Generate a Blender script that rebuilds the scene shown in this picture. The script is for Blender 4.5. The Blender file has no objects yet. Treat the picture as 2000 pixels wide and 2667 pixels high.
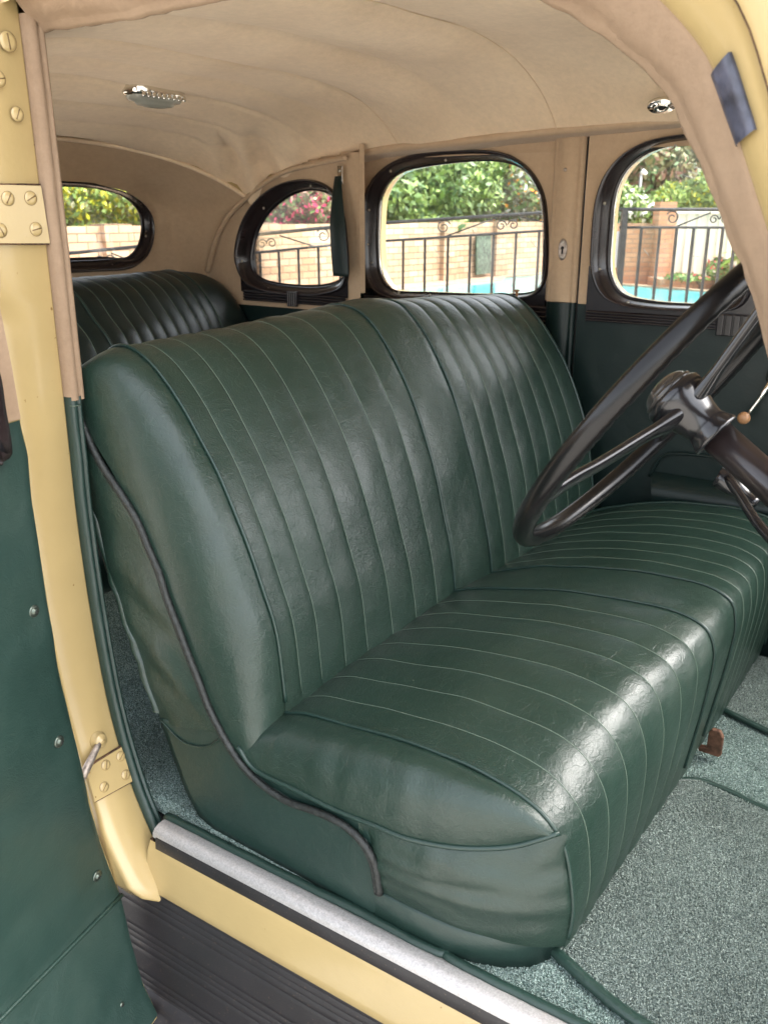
import bpy, bmesh, math, random
import numpy as np
from mathutils import Vector, Matrix, noise
random.seed(7); np.random.seed(7)
sc = bpy.context.scene
COL = sc.collection

# ------------------------------------------------------------------ camera
FOC = 2269.0; CX, CY = 1000.0, 1333.5; HOR = 560.0
PITCH = math.atan((CY-HOR)/FOC); YAW = math.radians(35.5)
Fv = np.array([-math.sin(YAW)*math.cos(PITCH), math.cos(YAW)*math.cos(PITCH), -math.sin(PITCH)])
Rv = np.array([math.cos(YAW), math.sin(YAW), 0.0]); Uv = np.cross(Rv, Fv)
CAM = np.array([0.0, 0.0, 1.08])
cam = bpy.data.cameras.new('camera'); camo = bpy.data.objects.new('camera', cam); COL.objects.link(camo)
camo.matrix_world = Matrix(((Rv[0], Uv[0], -Fv[0], CAM[0]), (Rv[1], Uv[1], -Fv[1], CAM[1]), (Rv[2], Uv[2], -Fv[2], CAM[2]), (0, 0, 0, 1)))
cam.sensor_fit = 'VERTICAL'; cam.sensor_height = 36.0; cam.sensor_width = 27.0
cam.lens = FOC/2667*36; cam.clip_start = 0.05; cam.clip_end = 500
cam.dof.use_dof = True; cam.dof.focus_distance = 1.5; cam.dof.aperture_fstop = 9.0
sc.camera = camo
# ------------------------------------------------------------------ world, sun, exposure
SUN_EL, SUN_AZ = math.radians(52), math.radians(62)   # soft sun, high in front of the car
w = bpy.data.worlds.new('World'); sc.world = w; w.use_nodes = True
nt = w.node_tree; bg = nt.nodes['Background']
sky = nt.nodes.new('ShaderNodeTexSky'); sky.sky_type = 'NISHITA'; sky.sun_disc = False
sky.sun_elevation = SUN_EL; sky.sun_rotation = SUN_AZ; sky.air_density = 1.0; sky.dust_density = 3.5; sky.ozone_density = 0.6
hs = nt.nodes.new('ShaderNodeHueSaturation'); hs.inputs['Saturation'].default_value = .3   # thin bright cloud: a nearly white sky
nt.links.new(sky.outputs[0], hs.inputs['Color']); nt.links.new(hs.outputs[0], bg.inputs[0]); bg.inputs[1].default_value = 0.13
sl = bpy.data.lights.new('sun', 'SUN'); sl.energy = .72; sl.angle = math.radians(42); sl.color = (1.0, 0.95, 0.88)
so = bpy.data.objects.new('sun', sl); COL.objects.link(so)
sd = Vector((math.sin(SUN_AZ)*math.cos(SUN_EL), math.cos(SUN_AZ)*math.cos(SUN_EL), math.sin(SUN_EL)))
so.rotation_euler = sd.to_track_quat('Z', 'Y').to_euler(); so.location = (0, -5, 10)
sc.view_settings.view_transform = 'Standard'; sc.view_settings.look = 'None'
sc.view_settings.gamma = 1.0; sc.view_settings.use_curve_mapping = False
sc.view_settings.exposure = 3.0
sc.render.engine = 'CYCLES'
try:
    sc.cycles.max_bounces = 10; sc.cycles.diffuse_bounces = 6; sc.cycles.transparent_max_bounces = 16
except Exception: pass

# ------------------------------------------------------------------ measuring helpers: a pixel of the photo met with a real plane
def ray(u, v):
    d = Fv*FOC+Rv*(u-CX)-Uv*(v-CY); return d/np.linalg.norm(d)
def onx(u, v, x): d = ray(u, v); return CAM+d*(x-CAM[0])/d[0]
def ony(u, v, y): d = ray(u, v); return CAM+d*(y-CAM[1])/d[1]
def onz(u, v, z): d = ray(u, v); return CAM+d*(z-CAM[2])/d[2]
HF = np.array([-math.sin(YAW), math.cos(YAW), 0])
def atd(u, v, d): r = ray(u, v); return CAM+r*d/(r@HF)
zB = lambda x, y: (600+x*.5123, 350+y*.5123)
zR = lambda x, y: (1400+x*.3617, 150+y*.3617)
zr = lambda x, y: (100+x*.3617, 430+y*.3617)
z3 = lambda x, y: (600+x*.5425, 1400+y*.5425)
z5 = lambda x, y: (200+x*.5425, 1100+y*.5425)

# ------------------------------------------------------------------ materials
MATS = {}
def mat(name, col, rough=.5, metal=0., spec=.5, build=None, coat=0., sheen=0.):
    if name in MATS: return MATS[name]
    m = bpy.data.materials.new(name); m.use_nodes = True
    b = m.node_tree.nodes['Principled BSDF']
    b.inputs['Base Color'].default_value = (*col, 1); b.inputs['Roughness'].default_value = rough
    b.inputs['Metallic'].default_value = metal; b.inputs['Specular IOR Level'].default_value = spec
    b.inputs['Coat Weight'].default_value = coat; b.inputs['Coat Roughness'].default_value = .15
    b.inputs['Sheen Weight'].default_value = sheen
    if build: build(m.node_tree, b, col)
    MATS[name] = m; return m
def N(t, typ, **k):
    n = t.nodes.new(typ)
    for a, v in k.items():
        if a in n.inputs: n.inputs[a].default_value = v
        else: setattr(n, a, v)
    return n
def coords(t, sc_=(1, 1, 1), rot=(0, 0, 0)):
    c = N(t, 'ShaderNodeTexCoord'); m = N(t, 'ShaderNodeMapping'); m.inputs['Scale'].default_value = sc_; m.inputs['Rotation'].default_value = rot
    t.links.new(c.outputs['Object'], m.inputs['Vector']); return m.outputs[0]
def noise_tex(t, v, scale, detail=4, rough=.55, dist=0.):
    n = N(t, 'ShaderNodeTexNoise', Scale=scale, Detail=detail, Roughness=rough, Distortion=dist); t.links.new(v, n.inputs['Vector']); return n.outputs['Fac']
def ramp(t, f, stops):
    r = N(t, 'ShaderNodeValToRGB'); e = r.color_ramp.elements
    e[0].position, e[0].color = stops[0][0], (*stops[0][1], 1); e[1].position, e[1].color = stops[-1][0], (*stops[-1][1], 1)
    for p, c in stops[1:-1]:
        q = e.new(p); q.color = (*c, 1)
    t.links.new(f, r.inputs[0]); return r.outputs['Color']
def math_(t, op, a, b=None):
    n = N(t, 'ShaderNodeMath', operation=op)
    for i, x in enumerate((a, b)):
        if x is None: continue
        if isinstance(x, (int, float)): n.inputs[i].default_value = x
        else: t.links.new(x, n.inputs[i])
    return n.outputs[0]
def bump(t, b, h, dist, strength=1., prev=None):
    n = N(t, 'ShaderNodeBump', Strength=strength, Distance=dist); t.links.new(h, n.inputs['Height'])
    if prev is not None: t.links.new(prev, n.inputs['Normal'])
    t.links.new(n.outputs[0], b.inputs['Normal']); return n.outputs[0]
def g(c, k): return tuple(min(1, x*k) for x in c)
def vary(t, b, col, scale, lo=.8, hi=1.2, detail=5):
    f = noise_tex(t, coords(t), scale, detail); t.links.new(ramp(t, f, [(.3, g(col, lo)), (.7, g(col, hi))]), b.inputs['Base Color'])

def addm(t, parts):
    """sum of height fields, each in metres"""
    acc = None
    for f_, k in parts:
        m = math_(t, 'MULTIPLY', f_, k); acc = m if acc is None else math_(t, 'ADD', acc, m)
    return acc
def b_leather(fine=1., crease=1., slack=1.):
    def f(t, b, col):
        v = coords(t)
        n1 = noise_tex(t, v, 5, 4, .6); base = ramp(t, n1, [(.25, g(col, .82)), (.55, col), (.8, (col[0]*1.3, col[1]*1.15, col[2]*1.1))])
        wv = N(t, 'ShaderNodeTexNoise', Scale=11., Detail=2.); t.links.new(v, wv.inputs['Vector'])
        mx = N(t, 'ShaderNodeMix', data_type='VECTOR'); mx.inputs[0].default_value = .10
        t.links.new(v, mx.inputs[4]); t.links.new(wv.outputs['Color'], mx.inputs[5])
        mp = N(t, 'ShaderNodeMapping'); mp.inputs['Scale'].default_value = (1, .42, 1.5); mp.inputs['Rotation'].default_value = (.5, .2, .4); t.links.new(mx.outputs[1], mp.inputs[0])
        vo = N(t, 'ShaderNodeTexVoronoi', feature='DISTANCE_TO_EDGE', Scale=42.); t.links.new(mp.outputs[0], vo.inputs['Vector'])
        mr = N(t, 'ShaderNodeMapRange'); mr.inputs[1].default_value = 0; mr.inputs[2].default_value = .022; mr.inputs[3].default_value = 1; mr.inputs[4].default_value = 0
        t.links.new(vo.outputs['Distance'], mr.inputs[0])
        msk = N(t, 'ShaderNodeMapRange'); msk.inputs[1].default_value = .42; msk.inputs[2].default_value = .66; t.links.new(noise_tex(t, v, 14, 6, .85), msk.inputs[0])
        c = math_(t, 'MULTIPLY', mr.outputs[0], msk.outputs[0])
        mixc = N(t, 'ShaderNodeMix', data_type='RGBA'); t.links.new(math_(t, 'MULTIPLY', c, .16*crease), mixc.inputs[0]); t.links.new(base, mixc.inputs[6]); mixc.inputs[7].default_value = (.12, .16, .13, 1)
        t.links.new(mixc.outputs[2], b.inputs['Base Color'])
        r0 = b.inputs['Roughness'].default_value
        r = N(t, 'ShaderNodeMapRange'); r.inputs[1].default_value = .3; r.inputs[2].default_value = .7; r.inputs[3].default_value = r0-.05; r.inputs[4].default_value = r0+.07
        t.links.new(n1, r.inputs[0]); t.links.new(r.outputs[0], b.inputs['Roughness'])
        h = addm(t, [(c, -.00035*crease), (noise_tex(t, mx.outputs[1], 190, 4, .7), .00075*fine), (noise_tex(t, coords(t, (1, .6, 1)), 42, 6, .72), .0017*crease), (noise_tex(t, v, 9, 2, .5), .006*slack)])
        bump(t, b, h, 1.0, 1.0)
    return f
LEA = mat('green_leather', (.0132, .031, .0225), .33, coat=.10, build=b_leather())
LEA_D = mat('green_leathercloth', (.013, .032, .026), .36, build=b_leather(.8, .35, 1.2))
LEA_R = mat('shaded_green_leather', (.007, .016, .0145), .36, spec=.3, build=b_leather(.6, .25, .6))  # green leather with the cabin shade put into its darker base colour
PIPE = mat('green_piping', (.014, .034, .027), .35, build=lambda t, b, c: bump(t, b, noise_tex(t, coords(t), 200, 3), .0008))
BPIPE = mat('black_piping', (.010, .012, .011), .5, build=lambda t, b, c: (vary(t, b, c, 120, .5, 2.2), bump(t, b, noise_tex(t, coords(t), 260, 3), .0015)))
SEAM = mat('pale_seam', (.085, .12, .09), .5)
def b_cloth(scale=1., weave=False):
    def f(t, b, col):
        v = coords(t)
        n1 = noise_tex(t, coords(t, (1.6, 1, 1.6)), 45*scale, 7, .78); n2 = noise_tex(t, v, 3.2, 4)
        c1 = ramp(t, n1, [(.25, g(col, .88)), (.7, g(col, 1.07))]); c2 = ramp(t, n2, [(.3, (.84, .81, .78)), (.7, (1, 1, 1))])
        mx = N(t, 'ShaderNodeMix', data_type='RGBA', blend_type='MULTIPLY'); mx.inputs[0].default_value = 1
        t.links.new(c1, mx.inputs[6]); t.links.new(c2, mx.inputs[7]); t.links.new(mx.outputs[2], b.inputs['Base Color'])
        h = bump(t, b, noise_tex(t, v, 600, 3, .7), .0012, .5)
        h = bump(t, b, noise_tex(t, v, 150, 5, .75), .0009, .4, h)
        if weave:
            a = N(t, 'ShaderNodeTexWave', Scale=420., Distortion=1.5); t.links.new(v, a.inputs['Vector']); a.bands_direction = 'Z'
            a2 = N(t, 'ShaderNodeTexWave', Scale=420., Distortion=1.5); t.links.new(v, a2.inputs['Vector']); a2.bands_direction = 'Y'
            bump(t, b, math_(t, 'ADD', a.outputs['Fac'], a2.outputs['Fac']), .0006, .6, h)
        else: bump(t, b, noise_tex(t, v, 9, 3), .006, .35, h)
    return f
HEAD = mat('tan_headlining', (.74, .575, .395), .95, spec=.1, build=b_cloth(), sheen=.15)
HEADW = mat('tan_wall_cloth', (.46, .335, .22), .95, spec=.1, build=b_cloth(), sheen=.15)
CLOTH = mat('woven_tan_cloth', (.37, .265, .18), .95, spec=.1, build=b_cloth(1., True))
def b_paint(t, b, col):
    v = coords(t)
    n1 = noise_tex(t, v, 5, 5, .6); sp = noise_tex(t, v, 70, 2, .5)
    c = ramp(t, n1, [(.3, g(col, .93)), (.7, g(col, 1.04))])
    mx = N(t, 'ShaderNodeMix', data_type='RGBA'); m = N(t, 'ShaderNodeMapRange'); m.inputs[1].default_value = .73; m.inputs[2].default_value = .78
    t.links.new(sp, m.inputs[0]); t.links.new(m.outputs[0], mx.inputs[0]); t.links.new(c, mx.inputs[6]); mx.inputs[7].default_value = (.2, .12, .04, 1)
    t.links.new(mx.outputs[2], b.inputs['Base Color'])
    h = bump(t, b, noise_tex(t, v, 160, 2), .0004, .4); bump(t, b, noise_tex(t, v, 18, 3), .0025, .3, h)
YEL = mat('yellow_paint', (.39, .29, .13), .26, build=b_paint, coat=.35)
RUST = mat('rust_gap', (.05, .025, .012), .9, build=lambda t, b, c: vary(t, b, c, 150, .4, 2.5))
def b_carpet(col2, sc_=1.):
    def f(t, b, col):
        v = coords(t)
        vo = N(t, 'ShaderNodeTexVoronoi', Scale=420.*sc_); t.links.new(v, vo.inputs['Vector'])
        rnd = N(t, 'ShaderNodeSeparateColor'); t.links.new(vo.outputs['Color'], rnd.inputs[0])
        c = ramp(t, rnd.outputs[0], [(.03, g(col, .6)), (.35, g(col, 1.15)), (.7, g(col2, .85)), (.97, g(col2, 1.2))])
        n2 = ramp(t, noise_tex(t, v, 6, 5, .6), [(.3, (.8, .8, .8)), (.7, (1.1, 1.1, 1.1))])
        mx = N(t, 'ShaderNodeMix', data_type='RGBA', blend_type='MULTIPLY'); mx.inputs[0].default_value = 1
        t.links.new(c, mx.inputs[6]); t.links.new(n2, mx.inputs[7]); t.links.new(mx.outputs[2], b.inputs['Base Color'])
        h = bump(t, b, math_(t, 'SUBTRACT', 1, vo.outputs['Distance']), .006, .8); bump(t, b, noise_tex(t, v, 60, 3), .004, .5, h)
    return f
CARP = mat('green_carpet', (.17, .25, .225), .95, spec=.1, build=b_carpet((.38, .48, .445)))
CARP2 = mat('worn_green_carpet', (.17, .22, .20), .95, spec=.1, build=b_carpet((.33, .395, .36), 1.1))
def b_alu(t, b, col):
    v = coords(t); n = noise_tex(t, v, 330, 3, .7)
    t.links.new(ramp(t, n, [(.35, g(col, .75)), (.7, g(col, 1.1))]), b.inputs['Base Color'])
    h = bump(t, b, noise_tex(t, v, 260, 3, .7), .0012, .6); vo = N(t, 'ShaderNodeTexVoronoi', Scale=90.); t.links.new(v, vo.inputs['Vector'])
    bump(t, b, vo.outputs['Distance'], .001, .5, h)
ALU = mat('corroded_aluminium', (.52, .50, .49), .42, metal=.55, build=b_alu)
def b_rubber(t, b, col):
    v = coords(t); sp = noise_tex(t, v, 190, 4, .75); d = noise_tex(t, v, 8, 4)
    m = N(t, 'ShaderNodeMapRange'); m.inputs[1].default_value = .62; m.inputs[2].default_value = .74; t.links.new(sp, m.inputs[0])
    base = ramp(t, d, [(.3, col), (.75, g(col, 1.8))])
    mx = N(t, 'ShaderNodeMix', data_type='RGBA'); t.links.new(math_(t, 'MULTIPLY', m.outputs[0], .55), mx.inputs[0]); t.links.new(base, mx.inputs[6]); mx.inputs[7].default_value = (.3, .2, .13, 1)
    t.links.new(mx.outputs[2], b.inputs['Base Color']); bump(t, b, sp, .001, .5)
RUB = mat('black_rubber', (.014, .013, .014), .42, spec=.45, build=b_rubber)
BLK = mat('black_plastic', (.006, .0055, .0065), .22, build=lambda t, b, c: (vary(t, b, c, 60, .7, 1.8), bump(t, b, noise_tex(t, coords(t), 40, 3), .0005, .3)), coat=.3)
RIMM = mat('worn_black_rim', (.004, .0038, .004), .26, spec=.32, build=lambda t, b, c: (vary(t, b, c, 12, .6, 1.5), bump(t, b, noise_tex(t, coords(t), 60, 3), .0006, .4)))
WOOD = mat('brown_window_garnish', (.016, .0105, .0105), .26, spec=.4, coat=.3, build=lambda t, b, c: (vary(t, b, c, 22, .65, 1.4), bump(t, b, noise_tex(t, coords(t), 30, 3), .0006, .3)))
WBLK = mat('black_garnish', (.012, .009, .010), .25, coat=.3)
CHR = mat('chrome', (.75, .72, .66), .12, metal=1., build=lambda t, b, c: bump(t, b, noise_tex(t, coords(t), 90, 3), .0006, .4))
STL = mat('steel_screw', (.42, .40, .34), .35, metal=.9)
TARN = mat('tarnished_metal', (.33, .28, .24), .45, metal=.7, build=lambda t, b, c: (vary(t, b, c, 90, .5, 1.4), bump(t, b, noise_tex(t, coords(t), 150, 3), .001, .5)))
KNOB = mat('brown_knob', (.36, .19, .09), .35)
LENSM = mat('frosted_lens', (.26, .26, .22), .18, build=lambda t, b, c: None)
DARK = mat('dark_void', (.006, .006, .006), .8)
def glass_mat():
    m = bpy.data.materials.new('dusty_glass'); m.use_nodes = True; t = m.node_tree; t.nodes.clear()
    o = N(t, 'ShaderNodeOutputMaterial'); tr = N(t, 'ShaderNodeBsdfTransparent'); tr.inputs[0].default_value = (.90, .91, .88, 1)
    gl = N(t, 'ShaderNodeBsdfGlossy'); gl.inputs['Roughness'].default_value = .02; fr = N(t, 'ShaderNodeFresnel', IOR=1.45)
    df = N(t, 'ShaderNodeBsdfDiffuse'); df.inputs[0].default_value = (.7, .7, .66, 1)
    v = coords(t); wv = N(t, 'ShaderNodeTexVoronoi', feature='DISTANCE_TO_EDGE', Scale=9.)
    m2 = N(t, 'ShaderNodeMapping'); m2.inputs['Scale'].default_value = (1, 1, .35); m2.inputs['Rotation'].default_value = (0, .5, 0)
    t.links.new(v, m2.inputs[0]); t.links.new(m2.outputs[0], wv.inputs['Vector'])
    mr = N(t, 'ShaderNodeMapRange'); mr.inputs[1].default_value = 0; mr.inputs[2].default_value = .006; mr.inputs[3].default_value = .5; mr.inputs[4].default_value = .035
    t.links.new(wv.outputs['Distance'], mr.inputs[0])
    nm = N(t, 'ShaderNodeMapRange'); nm.inputs[1].default_value = .55; nm.inputs[2].default_value = .6; nm.inputs[3].default_value = .07; nm.inputs[4].default_value = 1
    t.links.new(noise_tex(t, v, 12, 2), nm.inputs[0])
    k = math_(t, 'MULTIPLY', mr.outputs[0], nm.outputs[0]); k = math_(t, 'ADD', k, .065)
    a = N(t, 'ShaderNodeMixShader'); t.links.new(fr.outputs[0], a.inputs[0]); t.links.new(tr.outputs[0], a.inputs[1]); t.links.new(gl.outputs[0], a.inputs[2])
    c = N(t, 'ShaderNodeMixShader'); t.links.new(k, c.inputs[0]); t.links.new(a.outputs[0], c.inputs[1]); t.links.new(df.outputs[0], c.inputs[2])
    t.links.new(c.outputs[0], o.inputs[0]); return m
GLASS = glass_mat()

# ------------------------------------------------------------------ object helpers
WL = {}
def link(name, verts, faces, m, parent=None, smooth=True, mats=None, midx=None, loc=None):
    v = np.array(verts, dtype=float).reshape(-1, 3)
    if loc is None:
        c = (v.min(0)+v.max(0))/2; c[2] = v[:, 2].min(); loc = c
    loc = np.array(loc, dtype=float)
    me = bpy.data.meshes.new(name); me.from_pydata((v-loc).tolist(), [], [list(f) for f in faces]); me.update()
    for mm in (mats or [m]): me.materials.append(mm)
    if midx is not None: me.polygons.foreach_set('material_index', midx)
    me.polygons.foreach_set('use_smooth', [smooth]*len(me.polygons))
    o = bpy.data.objects.new(name, me); COL.objects.link(o); o.location = loc; WL[o.name] = loc
    if parent: setpar(o, parent)
    return o
def setpar(o, p):
    o.parent = p; o.matrix_parent_inverse = Matrix.Translation(-Vector(WL[p.name]))
def empty(name, loc):
    o = bpy.data.objects.new(name, None); COL.objects.link(o); o.location = loc; o.empty_display_size = .1; WL[o.name] = np.array(loc, dtype=float); return o
def tag(o, label=None, cat=None, group=None, kind=None):
    if label: o['label'] = label
    if cat: o['category'] = cat
    if group: o['group'] = group
    if kind: o['kind'] = kind
    return o
def grid_faces(nr, nc, closed_c=False, closed_r=False, off=0):
    f = []
    for i in range(nr if closed_r else nr-1):
        for j in range(nc if closed_c else nc-1):
            a, b = i*nc+j, i*nc+(j+1) % nc; c, d = ((i+1) % nr)*nc+(j+1) % nc, ((i+1) % nr)*nc+j
            f.append((a+off, b+off, c+off, d+off))
    return f
def catmull(P, n, closed=False):
    P = np.array(P, dtype=float)
    if closed: Q = np.vstack([P[-1], P, P[0], P[1]])
    else: Q = np.vstack([2*P[0]-P[1], P, 2*P[-1]-P[-2]])
    out = []
    segs = len(Q)-3
    for i in range(segs):
        p0, p1, p2, p3 = Q[i:i+4]
        for k in range(16):
            t = k/16; out.append(.5*((2*p1)+(-p0+p2)*t+(2*p0-5*p1+4*p2-p3)*t*t+(-p0+3*p1-3*p2+p3)*t**3))
    if not closed: out.append(P[-1])
    out = np.array(out); 
    if closed: out = np.vstack([out, out[0]])
    L = np.r_[0, np.cumsum(np.linalg.norm(np.diff(out, axis=0), axis=1))]
    s = np.linspace(0, L[-1], n+1)[:-1] if closed else np.linspace(0, L[-1], n)
    return np.stack([np.interp(s, L, out[:, k]) for k in range(out.shape[1])], 1)
def lin(P, n):
    P = np.array(P, dtype=float); L = np.r_[0, np.cumsum(np.linalg.norm(np.diff(P, axis=0), axis=1))]; s = np.linspace(0, L[-1], n)
    return np.stack([np.interp(s, L, P[:, k]) for k in range(P.shape[1])], 1)
def tube_vf(P, r, ns=8, closed=False, cap=True, off=0):
    P = np.array(P, dtype=float); n = len(P); r = np.broadcast_to(r, (n,))
    V = []; up = None
    for i in range(n):
        a = P[(i-1) % n] if (closed or i > 0) else P[0]; b = P[(i+1) % n] if (closed or i < n-1) else P[-1]
        t = b-a; t /= (np.linalg.norm(t)+1e-12)
        if up is None:
            up = np.array([0, 0, 1.]) if abs(t[2]) < .9 else np.array([1., 0, 0])
        s = np.cross(t, up); s /= np.linalg.norm(s)+1e-12; up = np.cross(s, t)
        for k in range(ns):
            q = 2*math.pi*k/ns; V.append(P[i]+r[i]*(math.cos(q)*s+math.sin(q)*up))
    Fc = grid_faces(n, ns, True, closed)
    if cap and not closed: Fc += [tuple(range(ns))[::-1], tuple((n-1)*ns+k for k in range(ns))]
    return V, [tuple(x+off for x in f) for f in Fc]
class MB:
    def __init__(s): s.v = []; s.f = []; s.m = []
    def add(s, v, f, mi=0):
        o = len(s.v); s.v += [tuple(x) for x in v]; s.f += [tuple(i+o for i in q) for q in f]; s.m += [mi]*len(f); return s
    def tube(s, P, r, ns=8, closed=False, mi=0):
        v, f = tube_vf(P, r, ns, closed); return s.add(v, f, mi)
    def box(s, c, d, rot=None, mi=0):
        c = np.array(c, dtype=float); d = np.array(d, dtype=float)/2
        v = [np.array([x, y, z])*d for x in (-1, 1) for y in (-1, 1) for z in (-1, 1)]
        if rot is not None: v = [np.array(rot @ Vector(q)) for q in v]
        return s.add([q+c for q in v], [(0, 1, 3, 2), (4, 6, 7, 5), (0, 4, 5, 1), (2, 3, 7, 6), (0, 2, 6, 4), (1, 5, 7, 3)], mi)
    def lathe(s, prof, c, axis=(0, 0, 1), ns=24, mi=0, sx=1., sy=1., ref=None):
        a = Vector(axis).normalized(); q = Vector(ref) if ref is not None else (Vector((1, 0, 0)) if abs(a.x) < .8 else Vector((0, 1, 0)))
        e1 = (q-a*q.dot(a)).normalized(); e2 = a.cross(e1); c = Vector(c); V = []
        for (r, h) in prof:
            for k in range(ns):
                t = 2*math.pi*k/ns; V.append(tuple(c+a*h+e1*r*sx*math.cos(t)+e2*r*sy*math.sin(t)))
        F_ = grid_faces(len(prof), ns, True)
        F_.append(tuple(range(ns))[::-1]); F_.append(tuple((len(prof)-1)*ns+k for k in range(ns)))
        return s.add(V, F_, mi)
    def build(s, name, m, parent=None, smooth=True, mats=None, loc=None):
        return link(name, s.v, s.f, m, parent, smooth, mats, s.m if mats else None, loc)
def bevel(o, wd, seg=2, ang=35):
    md = o.modifiers.new('bevel', 'BEVEL'); md.width = wd; md.segments = seg; md.limit_method = 'ANGLE'; md.angle_limit = math.radians(ang); return o
def solid(o, th, off=-1):
    md = o.modifiers.new('solid', 'SOLIDIFY'); md.thickness = th; md.offset = off; return o
def loft(name, rows, m, parent=None, closed_c=False, **k):
    n = len(rows[0]); V = [p for r in rows for p in r]
    return link(name, V, grid_faces(len(rows), n, closed_c), m, parent, **k)
def nz(x, y, z, s=1.): return noise.noise(Vector((x*s, y*s, z*s)))
def inside(poly, x, y):
    c = False; n = len(poly); j = n-1
    for i in range(n):
        xi, yi = poly[i]; xj, yj = poly[j]
        if (yi > y) != (yj > y) and x < (xj-xi)*(y-yi)/(yj-yi)+xi: c = not c
        j = i
    return c

# ================================================================== THE CAR
GZ = -.72
car = tag(empty('vintage_car', (-.8, 1.56, GZ)), 'cream yellow vintage saloon car with open front door, green leather benches and tan headlining', 'car')
YC = 1.56
# ---- floor and carpets
def sill_y(x): return .855+(x+1.124)*.04      # the body tapers a little
v = [(-2.45, .84, -.03), (1.0, .92, -.03), (1.0, 2.3, -.03), (-2.45, 2.3, -.03)]
fl = link('floor_pan', v+[(a, b, c-.03) for a, b, c in v], [(0, 1, 2, 3), (7, 6, 5, 4), (0, 4, 5, 1), (1, 5, 6, 2), (2, 6, 7, 3), (3, 7, 4, 0)], DARK, car, smooth=False)
def carpet(name, outline, z, th, m, parent, label=None):
    """flat carpet piece cut to an outline, with thickness and a soft uneven pile"""
    O = np.array(outline); x0, y0 = O.min(0); x1, y1 = O.max(0)
    n = len(O); V = [(a, b, z) for a, b in O]+[(a, b, z-th) for a, b in O]
    F_ = [tuple(range(n)), tuple(range(2*n-1, n-1, -1))]+[(i, i+n, (i+1) % n+n, (i+1) % n) for i in range(n)]
    o = link(name, V, F_, m, parent, smooth=False)
    if label: o['label'] = label
    return o
rc = carpet('rear_carpet', [(-2.42, .89), (-.542, sill_y(-.542)+.028), (-.542, 2.2), (-2.42, 2.2)], 0.0, .02, CARP, car)
fc = carpet('front_carpet', [(-.53, sill_y(-.53)+.028), (.5, sill_y(.5)+.028), (.5, 2.2), (-.53, 2.2)], 0.0, .02, CARP, car)
def binding(pts, r, parent, name='carpet_binding', n=60, wob=.0012, m=PIPE, flat=.75):
    P = catmull(pts, n); P = np.array([p+np.array([nz(*p, 30)*wob, nz(*p, 33)*wob, nz(*p, 20)*wob]) for p in P])
    V, Fc = tube_vf(P, r, 8); V = [np.array([q[0], q[1], P[0][2]+(q[2]-P[0][2])*flat]) if flat != 1 else q for q in V]
    return link(name, V, Fc, m, parent)
binding([(-1.135, sill_y(-1.135)+.028, .002), (-.9, sill_y(-.9)+.028, .003), (-.7, sill_y(-.7)+.03, .002), (-.543, sill_y(-.543)+.029, .002), (-.541, .93, .002)], .0085, rc)
binding([(-.531, .94, .002), (-.528, sill_y(-.53)+.03, .002), (-.3, sill_y(-.3)+.028, .003), (.1, sill_y(.1)+.028, .002), (.5, sill_y(.5)+.028, .003)], .0085, fc)
# front foot mats lie on the carpet: things of their own
def mat_(outline, bind, label):
    o = carpet('floor_mat', outline, .012, .012, CARP2, None); tag(o, label, 'floor mat', 'green carpet floor mats in front of the bench')
    binding(bind, .0085, o, 'mat_binding', 80)
    return o
mat_([(-.42, 1.02), (-.398, 1.004), (-.317, .975), (-.229, .956), (.0, .94), (.45, .93), (.45, 1.50), (.1, 1.52), (-.21, 1.545), (-.30, 1.562), (-.335, 1.567), (-.41, 1.54)],
     [(-.41, 1.54, .010), (-.39, 1.53, .010), (-.375, 1.545, .010), (-.335, 1.567, .010), (-.28, 1.562, .010), (-.21, 1.548, .010), (.1, 1.522, .010), (.45, 1.50, .010)],
     'worn grey-green carpet mat with leather edging on the floor nearest the open door')
mo = bpy.data.objects['floor_mat']
binding([(-.42, 1.02, .010), (-.398, 1.007, .010), (-.317, .978, .010), (-.229, .958, .010), (.0, .942, .010), (.45, .93, .010)], .0105, mo, 'mat_binding', 80)
mat_([(-.41, 1.88), (-.385, 1.868), (-.34, 1.851), (-.274, 1.831), (-.1, 1.80), (.45, 1.76), (.45, 2.18), (-.41, 2.18)],
     [(-.41, 1.88, .010), (-.385, 1.868, .010), (-.34, 1.851, .010), (-.274, 1.831, .010), (-.1, 1.80, .010), (.45, 1.76, .010)],
     'green carpet mat with thick dark edging on the far passenger side floor')
# toe board, dashboard and windscreen surround, beyond the right edge of the photo
tb = MB(); tb.add([(.45, .9, 0), (.75, .9, .38), (.75, 2.25, .38), (.45, 2.25, 0), (.47, .9, -.02), (.77, .9, .36), (.77, 2.25, .36), (.47, 2.25, -.02)], [(0, 3, 2, 1), (4, 5, 6, 7), (0, 1, 5, 4), (2, 3, 7, 6)])
tb.build('toe_board', CARP, car, smooth=False)
dsh = loft('dashboard', [[(x, y, z) for y in np.linspace(.93, 2.2, 8)] for x, z in [(.75, .36), (.62, .45), (.44, .52), (.40, .58), (.40, .80), (.43, .86), (.52, .88), (.80, .90), (.95, .86)]], LEA_D, car)

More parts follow.
